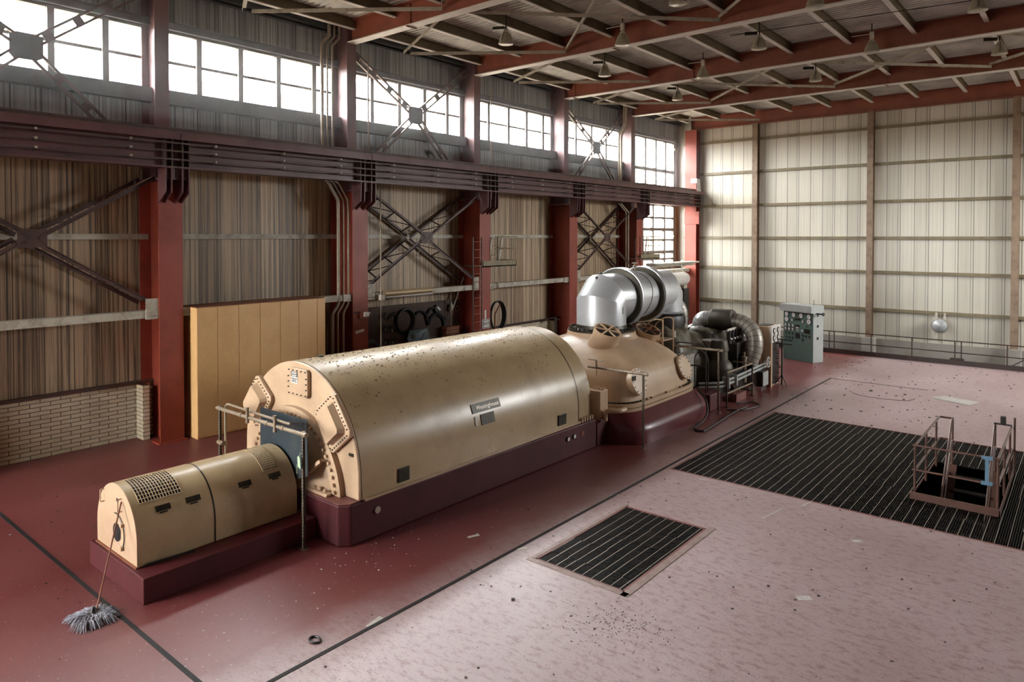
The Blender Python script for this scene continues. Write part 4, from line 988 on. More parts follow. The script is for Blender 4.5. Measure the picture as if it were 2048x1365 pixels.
for k in range(7):
    y, z = 24.35 + rnd.random()*.5, .3 + k*.17; MB().tube([(-8.48, y, z), (-8.42, y+.05, z+.03), (-8.42, y+.12, z-.08), (-8.48, y+.14, z-.08)], .018, 7).build('interior_fitting', M['rust_red'], gc)
MB().box(-8.95, -8.6, 24.2, 24.8, 2.08, 2.1).build('roof_tray', M['black'], gc, smooth=False)
# hand wheel with twin pipes
hw = thing('hand_wheel_pipes', (-8.72, 22.0, .7), 'pair of pale pipes ending at a white spoked hand wheel', 'pipework')
for dz in (0, .12): MB().tube(bend([(-9.3, 20.2, .52+dz), (-8.75, 20.55, .55+dz), (-8.66, 21.0, .6+dz), (-8.6, 24.05, .72+dz)], .3), .042, 12).build('pale_pipe', M['light_steel'], hw)
for y in (20.75, 21.35): MB().box(-8.78, -8.55, y, y+.08, .5, .83).build('pipe_clamp', M['light_steel'], hw, smooth=False)
c = Vector((-8.42, 23.75, .92))
MB().tube([c + Vector((0, math.cos(a*PI/12), math.sin(a*PI/12)))*.17 for a in range(24)], .016, 8, closed=True).build('wheel_rim', M['white'], hw)
m = MB()
for k in range(5): a = 2*PI*k/5; m.cyl(c, c+Vector((0, math.cos(a), math.sin(a)))*.16, .012, 6)
m.cyl(c-Vector((.15,0,0)), c+Vector((.04,0,0)), .03, 10); m.build('wheel_hub_spokes', M['white'], hw)
MB().tube([(-8.75, 23.9, .8), (-8.75, 23.9, 1.35), (-8.6, 23.9, 1.35)], .03, 8).lathe((-8.75, 23.9, 1.35), (0,0,1), [(.05,0),(.05,.08),(0,.1)], 10).build('copper_riser', M['wood'], hw)
bx = thing('instrument_box', (-8.5, 23.5, .1), 'pale grey instrument box on the floor by the hand wheel', 'box')
MB().box(-8.62, -8.42, 23.2, 23.72, .16, .66).build('body', M['black_steel'], bx, smooth=False, bevel=.01); MB().box(-8.42, -8.4, 23.22, 23.7, .18, .64).build('door', M['light_steel'], bx, smooth=False)
m = MB()
for k in range(6): m.cyl((-8.47, 23.26+.08*k, 0), (-8.47, 23.26+.08*k, .17), .01, 6)
m.build('conduit_fringe', M['light_steel'], bx)
# guard rail in front of the valves
gr = thing('valve_guard_rail', (-8.47, 21.4, 0), 'low tubular guard rail in front of the valve pit', 'guard rail')
for y in (20.38, 22.42): MB().cyl((-8.47, y, 0), (-8.47, y, 1.08), .026, 10).lathe((-8.47, y, 0), (0,0,1), [(.07,0),(.07,.015),(.03,.03)], 12).build('post', M['dark_pipe'], gr)
for z in (1.06, .42): MB().cyl((-8.47, 20.36, z), (-8.47, 22.44, z), .024, 10).build('rail', M['galv'], gr)
MB().cyl((-8.47, 22.42, 1.06), (-9.1, 22.35, 1.06), .024, 10).build('return_rail', M['galv'], gr)
for y in (21.3, 21.75): MB().cyl((-9.0, y-.1, .52), (-8.6, y, .22), .02, 8).build('slanting_brace', M['wood'], gr)
MB().prism([(-8.75, 21.2, 0), (-8.5, 21.2, 0), (-8.5, 22.0, 0), (-8.75, 22.0, 0)], (0, 0, .24)).build('kick_block', M['maroon_top'], gr, smooth=False)
# ladder hoops at the skirt end
lh = thing('access_hoops', (-9.1, 19.75, .3), 'black hooped access rails standing on the end of the red skirt', 'rail')
MB().tube(bend([(-9.85, 19.72, .74), (-9.85, 19.72, 1.95), (-8.85, 19.72, 1.95), (-8.85, 19.72, .35)], .18), .018, 10).build('wide_hoop', M['black_steel'], lh)
MB().tube(bend([(-9.3, 19.9, .4), (-9.3, 19.9, 1.55), (-9.08, 19.9, 1.78), (-8.86, 19.9, 1.55), (-8.86, 19.9, .4)], .16), .018, 10).build('narrow_hoop', M['black_steel'], lh)
MB().cyl((-9.85, 19.75, 1.28), (-8.85, 19.75, 1.28), .022, 8).build('mid_rail', M['black_steel'], lh)
MB().box(-9.6, -8.62, 19.5, 20.35, 0, .5).build('skirt_end_block', M['maroon'], tb, smooth=False, bevel=.03)
# hoses
def hose(name, pts, r, label, mat=M['rubber_hose'], cat='hose'):
    o = MB().tube(bend(pts, .5, 8), r, 8).build(name, mat); return tag(o, label, cat)
hose('rubber_hose', [(-8.75, 19.0, .74), (-8.42, 18.8, .55), (-8.28, 18.6, .2), (-8.3, 18.3, .03), (-8.15, 17.4, .03), (-7.85, 17.35, .03), (-7.9, 18.2, .03), (-8.05, 20.0, .03), (-8.0, 20.8, .03)], .028, 'black rubber hose trailing off the skirt onto the floor by the grating')
hose('rubber_hose', [(-8.3, 20.0, .03), (-7.9, 20.3, .03), (-7.7, 21.2, .03), (-8.1, 21.5, .03), (-8.4, 21.0, .03)], .02, 'thin dark hose looped on the floor before the valve guard rail')
# white cylinder and panel by the corner
ac = thing('air_tank', (-16.7, 31.5, 0), 'white horizontal cylinder peeping out behind the crossover pipe', 'tank')
MB().lathe((-16.7, 29.9, 2.95), (0, 1, 0), [(.0, 0), (.36, 0), (.36, 4.4), (.32, 4.55), (.18, 4.63), (0, 4.65)], 30).build('drum', M['pale_paint_and_sheen'], ac)
for y in (30.3, 32.6): MB().box(-17.0, -16.4, y-.05, y+.05, 0, 2.66).build('drum_stand', M['dark_pipe'], ac, smooth=False)
# ------------------------------------------------------------------ floor gratings
def grating(name, rect, seams, pitch, line, lab, hole=None, loc=None):
    x0, x1, y0, y1 = rect
    t_ = thing(name, (x0, y0, -.05), lab, 'grating')
    ys = [y0] + seams + [y1]
    for a, b in zip(ys[:-1], ys[1:]):
        m = MB(); e = MB(); x = x0 + .02; k = 0
        while x < x1:
            segs = [(a+.006, b-.006)]
            if hole and hole[0]-.01 < x < hole[1]+.01:
                segs = [(p, q) for p, q in ((a+.006, min(b-.006, hole[2])), (max(a+.006, hole[3]), b-.006)) if q - p > .03]
            for p, q in segs: m.box(x-.0035, x+.0035, p, q, -.035, -.004)
            if k % line == 0:
                j = random.Random(int(x*100)+int(a*10)).uniform(-.012, .012)
                for p, q in segs: e.box(x-.005+j, x+.005+j, p, q, -.004, .0)
            x += pitch; k += 1
        yy = a + .05
        while yy < b:
            segs = [(x0, x1)]
            if hole and hole[2] < yy < hole[3]: segs = [(x0, hole[0]), (hole[1], x1)]
            for p, q in segs: m.box(p, q, yy-.003, yy+.003, -.014, -.006)
            yy += .1
        segs = [(x0, x1)]
        o = m.build('grating_panel', M['grate'], t_, smooth=False); e.build('worn_edge', M['grate_edge'], o, smooth=False)
    f = MB()
    for a in (x0, x1): f.box(a-.02, a+.02, y0-.02, y1+.02, -.06, .004)
    for a in (y0, y1): f.box(x0-.02, x1+.02, a-.02, a+.02, -.06, .004)
    # support beams below
    for k in range(1, 4): yy = y0+(y1-y0)*k/4; 
    f.build('angle_frame', M['maroon_top'], t_, smooth=False); return t_
HO = (-2.72, -1.24, 15.62, 18.6)
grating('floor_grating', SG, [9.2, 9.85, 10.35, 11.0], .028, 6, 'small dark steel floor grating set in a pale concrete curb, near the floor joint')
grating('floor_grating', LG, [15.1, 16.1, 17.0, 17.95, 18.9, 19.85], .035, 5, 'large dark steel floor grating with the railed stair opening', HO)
# pale curb round the small grating
trim(MB().box(SG[0]-.12, SG[1]+.12, SG[2]-.12, SG[2]-.02, 0, .008).box(SG[1]+.02, SG[1]+.14, SG[2]-.12, SG[3]+.12, 0, .008).box(SG[0]-.1, SG[0]-.02, SG[2], SG[3]+.1, 0, .008), paint('pale_worn_curb', (176, 152, 144), .5, .3, (110, 70, 66), 5, 30))
# stair opening guard rail
sg = thing('stair_guard_rail', (-2.0, 15.7, 0), 'brown tubular guard rail round the stair opening in the big grating', 'guard rail')
M['rail_brown'] = paint('worn_brown_rail', (116, 82, 70), .4, .3, (60, 36, 30), 4, 30)
xl, xr, yf, yb = -2.66, -1.3, 15.74, 18.5
MB().box(xl-.06, xr+.06, 15.6, 15.63, 0, .14).build('toe_plate', M['rail_brown'], sg, smooth=False); MB().box(xr+.03, xr+.05, 15.6, 18.6, 0, .12).build('toe_plate', M['rail_brown'], sg, smooth=False); MB().box(xl-.07, xl-.05, 15.6, 18.6, 0, .03).build('toe_plate', M['rail_brown'], sg, smooth=False)
for x in (xl, xr):
    for y in (yf, 16.95, 18.2): MB().cyl((x, y, 0), (x, y, 1.03), .022, 10).build('post', M['rail_brown'], sg)
for z in (1.04, .55):
    MB().tube(bend([(xl, yf, z), (xl, yb, z), (xl, yb+.12, z), (xl+.26, yb+.12, z)], .08), .022, 10).build('side_rail', M['rail_brown'], sg)
    MB().tube(bend([(xr, yf, z), (xr, yb+.1, z)], .08), .022, 10).build('side_rail', M['rail_brown'], sg)
    MB().cyl((xl-.05, yf, z), (xr+.05, yf, z), .02, 10).build('front_rail', M['rail_brown'], sg)
MB().box(-1.5, -1.44, yf-.03, yf-.02, .55, 1.04).box(-1.56, -1.38, yf-.035, yf-.02, 1.0, 1.07).box(-1.56, -1.38, yf-.035, yf-.02, .52, .59).build('blue_strap', M['blue_steel'], sg, smooth=False)
MB().cyl((xr+.05, 18.6, 0), (xr+.05, 18.6, 1.25), .022, 8).build('post', M['rail_brown'], sg)
MB().box(-1.62, -1.3, 18.55, 18.6, 1.06, 1.09).box(-1.5, -1.4, 18.52, 18.62, 1.09, 1.25).build('hinge_box', M['black_steel'], sg, smooth=False)
stt = thing('stair', (-2.0, 18.6, -2), 'steep steel stair dropping through the railed floor opening', 'stair')
for x in (-2.4, -1.6):
    MB().bar((x, 18.55, .0), (x, 15.9, -3.2), .03, .2, (1, 0, 0)).build('stringer', M['rail_brown'], stt, smooth=False)
    for dz in (1.05, .55): MB().tube([(x, 18.62, dz), (x, 18.5, dz-.02), (x, 16.6, dz-1.9)], .022, 10).build('handrail', M['rail_brown'], stt)
    MB().cyl((x, 18.62, 0), (x, 18.62, 1.06), .022, 8).build('post', M['rail_brown'], stt)
for k in range(12):
    z = -.2 - .25*k; y = 18.5 - .205*(k+.5); MB().box(-2.4, -1.6, y-.1, y+.1, z-.03, z).build('tread', M['grate'], stt, smooth=False)
o = MB().cyl((-.75, 17.0, .28), (-.1, 17.0, .28), .035, 12).cyl((-.3, 17.0, 0), (-.3, 17.0, .28), .02, 8).build('pipe_stub', M['galv']); tag(o, 'grey pipe stub poking in over the big grating past the stair rail', 'pipe')

# ------------------------------------------------------------------ floor edge rail before the end wall
er = thing('edge_guard_rail', (-6, 33.05, 0), 'dark two-rail guard rail along the floor edge before the end wall', 'guard rail')
MB().box(-18.6, XR-.2, 33.0, 33.03, 0, .2).build('toe_plate', M['dark_pipe'], er, smooth=False)
for x in (-17.6, -16.1, -14.6, -13.2, -11.9, -10.4, -9.01, -8.8, -7.3, -5.75, -4.22, -4.0, -2.49, -.9, .7, 2.3): MB().cyl((x, 33.05, 0), (x, 33.05, .95), .022, 8).build('post', M['dark_pipe'], er)
for z in (.96, .5): MB().cyl((-18.6, 33.05, z), (XR-.2, 33.05, z), .022, 8).build('rail', M['dark_pipe'], er)
MB().cyl((-2.45, 33.05, .1), (-1.6, 33.05, .7), .022, 8).build('slanting_brace', M['dark_pipe'], er)
# round lamp and two small fittings beyond the rail
rl = thing('round_wall_lamp', (-5.45, 38.05, 1.0), 'round silver floodlight hanging from the lowest girt of the end wall', 'lamp')
MB().lathe((-5.45, 38.0, 1.02), (0, -1, 0), [(.16, 0), (.34, .1), (.36, .16), (.31, .18)], 32).build('housing', M['alu_dull'], rl)
MB().lathe((-5.45, 37.82, 1.02), (0, -1, 0), [(.30, 0), (.26, .1), (.16, .15), (0, .18)], 32).build('lens', M['alu'], rl)
for x in (-5.62, -5.28): MB().box(x-.05, x+.05, 38.06, 38.1, .3, 1.6).build('mounting_strap', M['siding_end'], rl, smooth=False)
MB().tube([(-5.45, 37.98, 1.46), (-5.4, 37.98, 1.6), (-5.25, 38.02, 1.64)], .015, 8).build('flex_conduit', M['girt'], rl)
for x, y, s, lab in ((-4.72, 37.6, 1.0, 'caged bulkhead lamp on a stalk below the end wall rail, beside the paired posts'), (-3.62, 37.6, .75, 'smaller caged bulkhead lamp beyond the end wall rail, past the paired posts')):
    zc = -.75; t_ = thing('caged_lamp', (x, y, zc), lab, 'lamp')
    for k in range(8): a = 2*PI*k/8; MB().cyl((x+.26*s*math.cos(a), y+.26*s*math.sin(a), zc-.3*s), (x+.26*s*math.cos(a), y+.26*s*math.sin(a), zc+.3*s), .018, 6).build('cage_bar', M['black_steel'], t_)
    MB().lathe((x, y, zc), (0,0,1), [(.2*s, -.28*s), (.22*s, 0), (.2*s, .26*s), (0, .3*s)], 18).build('glass_jar', M['lamp_inside'], t_)
    for zz in (-.3, .28): MB().lathe((x, y, zc), (0,0,1), [(.2*s, zz*s), (.28*s, zz*s), (.28*s, (zz+.05)*s), (.2*s, (zz+.05)*s)], 18).build('cage_ring', M['black_steel'], t_)
    MB().cyl((x, y, -4), (x, y, zc-.3*s), .03, 8).build('stalk', M['black_steel'], t_)

# ------------------------------------------------------------------ teal gauge panel
px0, px1, py0, py1 = -10.10, -8.74, 29.78, 30.8
cp_ = thing('control_panel', (-9.4, 30.2, 0), 'free-standing teal gauge panel with a pale canopy, before the end wall', 'control panel')
# front face runs from (-10.10, 30.30) to (-8.73, 29.76)
A = Vector((-10.10, 30.30, 0)); B = Vector((-8.73, 29.76, 0)); fx = (B-A).normalized(); fn = Vector((fx.y, -fx.x, 0)); W_ = (B-A).length
D_ = .62; bk = -fn*D_
MB().prism([A, B, B+bk, A+bk], (0, 0, 2.04)).build('cabinet', M['light_steel'], cp_, smooth=False, bevel=.01)
MB().prism([A+fn*.012, B+fn*.012, B, A], (0, 0, 2.03)).build('front_plate', M['teal'], cp_, smooth=False)
MB().prism([A+fn*.16-fx*.08+Vector((0,0,2.04)), B+fn*.16+fx*.02+Vector((0,0,2.04)), B+bk+fx*.02+Vector((0,0,2.04)), A+bk-fx*.08+Vector((0,0,2.04))], (0, 0, .30)).build('canopy', M['light_steel'], cp_, smooth=False, bevel=.01)
def on(u, v, d=.014): return A + fx*(u*W_) + Vector((0, 0, v*.955)) + fn*d
def dial(u, v, r):
    o = MB().lathe(on(u, v), fn, [(r*1.1, 0), (r*1.1, .03), (r*.98, .035), (r*.98, .02)], 24).build('gauge_rim', M['black_steel'], cp_); 
    MB().lathe(on(u, v, .036), fn, [(r*.98, 0), (0, .001)], 24).build('gauge_face', M['dial'], o)
    a = random.Random(int(u*100+v*77)).uniform(.2, 1.2); c = on(u, v, .042); d = fx*math.cos(a)+Vector((0,0,math.sin(a))); MB().bar(c-d*r*.5, c+d*r*.55, .012, .004, fn).build('gauge_needle', M['ink'], o, smooth=False)
for u in (.12, .36, .61, .87): dial(u, 2.0 - .03*u, .098)
dial(.12, 1.77, .105); dial(.87, 1.76, .105); dial(.31, 1.76, .06); dial(.67, 1.74, .06)
for v in (1.52, 1.35):
    for u in (.09, .21, .335): dial(u, v, .062)
m = MB()
def plate(u0, u1, v0, v1, mat, nm, d=.03): MB().prism([on(u0, v0, 0), on(u1, v0, 0), on(u1, v0, d), on(u0, v0, d)], (0, 0, v1-v0)).build(nm, mat, cp_, smooth=False)
plate(.40, .58, 1.76, 1.85, M['plate_dark'], 'counter_window'); plate(.43, .55, 1.46, 1.57, M['black_steel'], 'recorder'); plate(.445, .53, 1.41, 1.47, M['white'], 'recorder_label', .034); plate(.45, .53, 1.31, 1.35, M['white'], 'small_label')
plate(.61, .68, 1.3, 1.37, M['white'], 'small_label'); plate(.71, .90, 1.24, 1.42, M['plate_dark'], 'annunciator'); plate(.42, .56, .98, 1.2, M['black'], 'dark_window')
for v in (1.17, .98):
    for u in (.10, .21, .32): plate(u-.03, u+.03, v-.03, v+.03, M['black_steel'], 'switch', .02); MB().cyl(on(u+.01, v-.02), on(u+.03, v-.07, .07), .014, 6).build('switch_lever', M['black'], cp_)
for u, v in ((.66, 1.14), (.77, 1.12), (.66, .94), (.88, 1.12)): plate(u-.03, u+.03, v-.03, v+.03, M['black_steel'], 'switch', .02); MB().cyl(on(u+.01, v-.02), on(u+.03, v-.07, .07), .014, 6).build('switch_lever', M['black'], cp_)
MB().tube([on(.78, 1.56, .02), on(.79, 1.53, .05), on(.82, 1.53, .05), on(.83, 1.56, .02)], .01, 6).build('hook', M['black_steel'], cp_)
c = B + bk*.3 + Vector((0, 0, 2.02)); MB().cyl(c, c+fx*.28, .028, 10).lathe(c+fx*.26, fx, [(.03,0),(.07,.05),(.06,.09)], 14).build('horn', M['black_steel'], cp_)
for z in (1.9, 1.45, .95): MB().prism([B+fx*.004+bk*.35+Vector((0,0,z)), B+fx*.02+bk*.35+Vector((0,0,z)), B+fx*.02+bk*.5+Vector((0,0,z)), B+fx*.004+bk*.5+Vector((0,0,z))], (0,0,.1)).build('side_latch', M['black_steel'], cp_, smooth=False)
MB().cyl(A+fx*1.2+bk*.6+Vector((0,0,2.34)), A+fx*1.2+bk*.6+Vector((0,0,2.55)), .012, 6).build('antenna_rod', M['black_steel'], cp_)
sp_ = thing('slim_stand', (-8.3, 24.75, 0), 'thin dark tubular stand on splayed feet next to the gauge cabinet', 'stand')
MB().cyl((-8.3, 24.75, 0), (-8.3, 24.75, 1.62), .03, 8).build('upright', M['black_steel'], sp_)
for z in (1.6, 1.45): MB().cyl((-8.55, 24.75, z), (-7.95, 24.755, z-.02), .022, 8).build('arm', M['black_steel'], sp_)
for dx in (-.22, .2): MB().cyl((-8.3, 24.75, .35), (-8.3+dx, 24.65, .0), .018, 8).build('foot', M['black_steel'], sp_)

# loose board on the floor
o = MB().prism([(-3.91, 25.75, 0), (-2.85, 25.33, 0), (-2.66, 25.92, 0), (-3.62, 26.28, 0)], (0, 0, .03)).build('loose_board', M['plank'], None, smooth=False); tag(o, 'pale flat board lying on the floor beyond the big grating', 'board')
o = MB().tube(bend([(-6.2, 25.2, .01), (-5.9, 24.7, .01), (-5.2, 24.6, .01), (-4.4, 24.75, .01), (-4.3, 25.3, .01)], .4), .006, 5).build('loose_wire', M['black']); tag(o, 'thin dark wire curling on the floor before the loose board', 'wire')

# ------------------------------------------------------------------ high-bay lamps
LP = [(-13.91,16.44,0), (-11.22,18.82,1), (-13.87,22.0,0), (-11.22,24.6,1), (-13.88,27.89,0), (-8.15,21.98,0), (-8.17,27.86,0), (-5.53,24.7,1), (-5.57,18.9,1), (-8.17,16.42,0), (-2.39,21.94,0), (-2.4,27.6,0), (-2.4, 16.4, 0), (-16.6, 18.8, 9)]
where = {0: 'over the generator, first lamp past the switch box beam', 1: 'close under the second purlin by the EXIT column beam', 2: 'over the turbine, first row from the window wall', 3: 'by the beam over the crossover pipe, bracket lamp', 4: 'last lamp of the row next to the window wall',
         5: 'in the middle row, second one back', 6: 'in the middle row, last before the end wall', 7: 'bracket lamp against the dark roof, over the big grating', 8: 'bracket lamp at the top edge above the small grating', 9: 'in the middle row, cut by the top edge',
         10: 'in the outer row at the top edge', 11: 'in the outer row before the end wall beam'}
def lamp(k, x, y, kind):
    z = 11.1
    t_ = thing('high_bay_lamp', (x, y, z), 'dusty bell-shaped high bay lamp ' + where.get(k, 'outside the frame'), 'ceiling lamp', 'high bay lamps')
    MB().lathe((x, y, z), (0,0,1), [(.225, 0), (.235, .01), (.225, .03), (.20, .14), (.155, .26), (.10, .34), (.06, .36)], 28).build('reflector', M['lamp_metal'], t_, angle=50)
    MB().lathe((x, y, z+.004), (0,0,1), [(.222, 0), (.19, .02), (.12, .05), (0, .06)], 28).build('lens', M['lamp_inside'], t_)
    MB().lathe((x, y, z+.35), (0,0,1), [(.06, 0), (.085, .01), (.085, .04), (.05, .06), (.045, .1)], 16).build('socket_cap', M['lamp_box'], t_)
    if kind: MB().box(x-.06, x+.06, y-.05, y+.05, z+.44, z+.66).build('ballast', M['lamp_box'], t_, bevel=.01); MB().cyl((x, y, z+.66), (x, y, 12.03), .018, 8).build('hanger_rod', M['black_steel'], t_); MB().cyl((x-.6, y+.02, z+.62), (x-.06, y, z+.6), .014, 8).build('conduit', M['channel'], t_)
    else:
        MB().cyl((x, y, z+.43), (x, y, 12.03), .022, 8).build('hanger_rod', M['black_steel'], t_)
        MB().bar((x-.42, y-.12, z+.52), (x-.06, y, z+.5), .1, .1).build('ballast', M['plate_dark'], t_, smooth=False)
        for s in (-1, 1): MB().tube([(x, y+.03*s, z+.5), (x+.05, y+.16*s, z+.36), (x+.03, y+.235*s, z+.06)], .008, 6).build('guard_wire', M['black_steel'], t_)
for k, (x, y, kd) in enumerate(LP[:12]): lamp(k, x, y, kd)
for y, a in ((13.9, 0), (19.8, 1), (25.7, 2), (31.6, 3)):
    for x in ((-15.4,) if a == 0 else (-12.05,) if a == 1 else (-17.7, -12.1) if a == 2 else (-6.5,)):
        o = MB().tube(bend([(x, y-.03, 12.0), (x, y-.03, 11.34), (x, y-.2, 11.31), (x+.02, y+.2, 11.31)], .04), .018, 8).build('beam_conduit', M['rust_red']); tag(o, 'thin red conduit dropping down the face of a roof beam', 'conduit', 'conduit drops on the roof beams')
# wires along the roof
o = MB().tube([(-9.0, 21.7, 11.62), (-3.0, 22.6, 11.6), (3, 23.2, 11.6)], .012, 5).build('roof_wire', M['black']); tag(o, 'dark wire strung under the roof deck over the big grating', 'wire')

# ------------------------------------------------------------------ things on the window wall
# yellow panelled enclosure
en = thing('panel_enclosure', (-17.95, 10.4, 0), 'tall yellow panelled enclosure standing against the window wall', 'enclosure')
MB().box(-18.42, -17.5, 8.49, 12.36, 0, 3.37).build('carcass', M['orange'], en, smooth=False, bevel=.012)
sy_ = [8.49, 9.04, 9.63, 10.25, 10.87, 11.46, 12.08, 12.36]
for a, b in zip(sy_[:-1], sy_[1:]): MB().box(-17.5, -17.488, a+.006, b-.006, .03, 3.35).build('front_panel', M['orange'], en, smooth=False, bevel=.004)
MB().box(-18.42, -17.5, 8.49, 12.36, 3.37, 3.385).build('dusty_top', M['wood'], en, smooth=False)
# conduits by the switch box column
for k, (y, yb_, r) in enumerate(((13.15, 12.92, .055), (13.34, 13.12, .03), (13.52, 13.33, .035))):
    x = -17.92
    o = MB().tube(bend([(-18.3, 12.78+.18*k, 6.95), (x-.1, 12.85+.2*k, 6.85), (x, y, 6.32), (x, y, 3.1), (x, yb_, 2.82), (x, yb_, 0)], .08), r, 12).build('wall_conduit', M['galv' if k else 'steel_pipe'])
    tag(o, ['fattest of the three bent conduits', 'thin middle one of the three bent conduits', 'thin conduit closest to the red column, of three'][k] + ' beside the switch box column', 'conduit', 'bent conduits beside the column')
    o = MB().tube(bend([(-18.3, 12.86+.19*k, 7.85), (-18.3, 12.86+.19*k, 11.15), (-18.2, 13.06+.19*k, 11.4), (-18.2, 13.06+.19*k, 12.0)], .05), r, 12).build('wall_conduit', M['steel_pipe'])
    tag(o, ['fat conduit rising over the crane girder before the ribbon window', 'middle thin conduit crossing the ribbon window', 'thin conduit crossing the ribbon window next to the upper column'][k], 'conduit', 'conduits crossing the ribbon window')
for (y, z0, z1, x, lab) in ((14.68, .0, 6.7, -17.75, 'thin upright conduit in front of the lattice cross above the tool board'), (20.63, 2.7, 6.8, -17.85, 'thin upright conduit hanging by the platform at the EXIT column'), (14.6, 7.9, 11.2, -18.25, 'single conduit crossing the ribbon window right of the switch box column'.replace('right of', 'past')), (20.6, 7.9, 11.1, -18.2, 'single conduit crossing the ribbon window past the EXIT column'),
                             (18.75, .6, 3.1, -18.6, 'thin white upright pipe over the tool board')):
    o = MB().cyl((x, y, z0), (x, y, z1), .022, 8).build('wall_conduit', M['galv']); tag(o, lab, 'conduit')
for k, y in enumerate((30.5, 30.72)):
    o = MB().tube(bend([(-17.95, y, .1), (-17.95, y, 6.4), (-18.1, y-.5, 6.85)], .06), .045 if k else .03, 10).build('wall_conduit', M['galv']); tag(o, ['thinner', 'thicker'][k] + ' of the two conduits rising beside the crossover pipe at the window column', 'conduit')
    o = MB().tube(bend([(-18.2, y-.3, 7.9), (-18.2, y-.3, 10.2), (-18.1, y, 10.8), (-18.1, y, 12.0)], .1), .06 if k else .035, 10).build('wall_conduit', M['galv']); tag(o, ['thinner', 'fatter'][k] + ' of the two bent conduits crossing the upper cross brace before the corner windows', 'conduit')
# switch box and strip on column
sb = thing('switch_box', (-17.7, 13.95, 2.7), 'small red and white switch box fixed to the rust red column', 'switch box')
MB().box(-17.8, -17.68, 13.84, 14.06, 2.6, 2.82).build('body', M['rust_red'], sb, smooth=False, bevel=.008); MB().box(-17.68, -17.62, 13.92, 14.1, 2.66, 2.8).box(-17.68, -17.58, 13.93, 14.13, 2.75, 2.78).build('cover', M['pale_paint_and_sheen'], sb, smooth=False)
MB().tube([(-17.78, 13.62, 2.82), (-17.76, 13.72, 2.80), (-17.76, 13.84, 2.80)], .012, 6).build('feed_cable', M['black'], sb)
o = MB().prism([(-17.795, 13.69, 2.12), (-17.795, 14.03, 2.17), (-17.795, 14.03, 2.26), (-17.795, 13.69, 2.21)], (.006, 0, 0)).build('white_sticker', M['white'], None, smooth=False); tag(o, 'white sticker strip on the rust red column below the switch box', 'sticker')
ex_ = thing('exit_sign', (-17.78, 19.83, 1.86), 'square white EXIT sign with dark border on the rust red column', 'sign')
MB().box(-17.795, -17.775, 19.64, 20.04, 1.68, 2.03).build('board', M['white'], ex_, smooth=False)
MB().box(-17.776, -17.770, 19.66, 20.02, 1.70, 1.72).box(-17.776, -17.770, 19.66, 20.02, 1.99, 2.01).box(-17.776, -17.770, 19.66, 19.68, 1.7, 2.01).box(-17.776, -17.770, 20.0, 20.02, 1.7, 2.01).build('border_edging', M['ink'], ex_, smooth=False)
text('exit_lettering', 'EXIT', M['ink'], ex_, (-17.772, 19.84, 1.855), (R(90), 0, R(90)), .16, .002)
o = MB().box(-17.795, -17.785, 19.76, 19.84, 2.04, 2.38).build('white_sticker', M['white'], None, smooth=False); tag(o, 'narrow white upright strip on the column above the EXIT sign', 'sticker')
# ladder and platforms
def ladder_platform(y, lab, lab2):
    l_ = thing('wall_ladder', (-17.6, y-.7, 0), lab, 'ladder')
    for yy in (y-.92, y-.45): MB().box(-17.62, -17.58, yy-.02, yy+.02, .0, 5.16).build('ladder_rail', M['brace_low'], l_, smooth=False)
    for k in range(17): MB().cyl((-17.6, y-.92, .2+.3*k), (-17.6, y-.45, .2+.3*k), .014, 6).build('rung', M['rust_red'], l_)
    t_ = thing('service_platform', (-17.9, y+1.2, 4.1), lab2, 'platform')
    MB().box(-18.6, -17.55, y-.4, y+1.55, 4.04, 4.08).box(-17.58, -17.55, y-.4, y+1.55, 4.04, 4.27).box(-18.6, -17.55, y+1.52, y+1.55, 4.04, 4.27).build('deck', M['girt'], t_, smooth=False)
    for x, yy in ((-17.57, y+.35), (-17.57, y+1.5), (-18.5, y+1.5), (-18.5, y+.5)): MB().cyl((x, yy, 4.08), (x, yy, 5.2), .022, 8).build('post', M['girt'], t_)
    for z in (5.18, 4.72): MB().cyl((-17.57, y+.3, z), (-17.57, y+1.55, z), .02, 8).cyl((-17.57, y+1.5, z), (-18.6, y+1.5, z), .02, 8).build('rail', M['girt'], t_)
    for x in (-18.3, -17.85): pass
    a, b = Vector((-18.35, y+.75, 4.08)), Vector((-18.35, y+1.0, 5.15))
    for dy in (0, .62): MB().bar(a+Vector((0,dy,0)), b+Vector((0,dy,0)), .03, .1, (0,1,0)).build('leaning_stile', M['channel'], t_, smooth=False)
    for k in (.35, .7): p = a.lerp(b, k); MB().cyl(p, p+Vector((0,.62,0)), .018, 6).build('stile_rung', M['girt'], t_)
ladder_platform(19.83, 'brown rung ladder rising on the EXIT sign column', 'small service platform with rails halfway up the EXIT sign column')
ladder_platform(31.75, 'thin rung ladder against the lower corner window', 'service platform with rails in front of the lower corner window')
# fluorescent fixture
ff = thing('tube_light', (-17.8, 15.9, 3.3), 'long cream fluorescent tube fixture hung on the channel above the tool board', 'light fixture')
MB().prism([(-17.88, 14.86, 3.2), (-17.72, 14.86, 3.3), (-17.72, 14.86, 3.36), (-17.88, 14.86, 3.42)], (0, 2.15, 0)).build('reflector', M['cream_shell'], ff, smooth=False)
MB().cyl((-17.76, 14.9, 3.2), (-17.76, 17.0, 3.2), .02, 10).cyl((-17.84, 14.9, 3.18), (-17.84, 17.0, 3.18), .02, 10).build('tube', M['lamp_inside'], ff)
MB().box(-17.8, -17.68, 14.62, 14.8, 3.12, 3.3).build('junction_box', M['lamp_box'], ff, smooth=False, bevel=.01)
o = MB().cyl((-17.78, 14.75, 3.3), (-17.86, 17.0, 5.1), .008, 6).build('pull_rod', M['channel']); tag(o, 'thin slanting rod from the tube light junction box up to the lattice cross centre', 'rod')
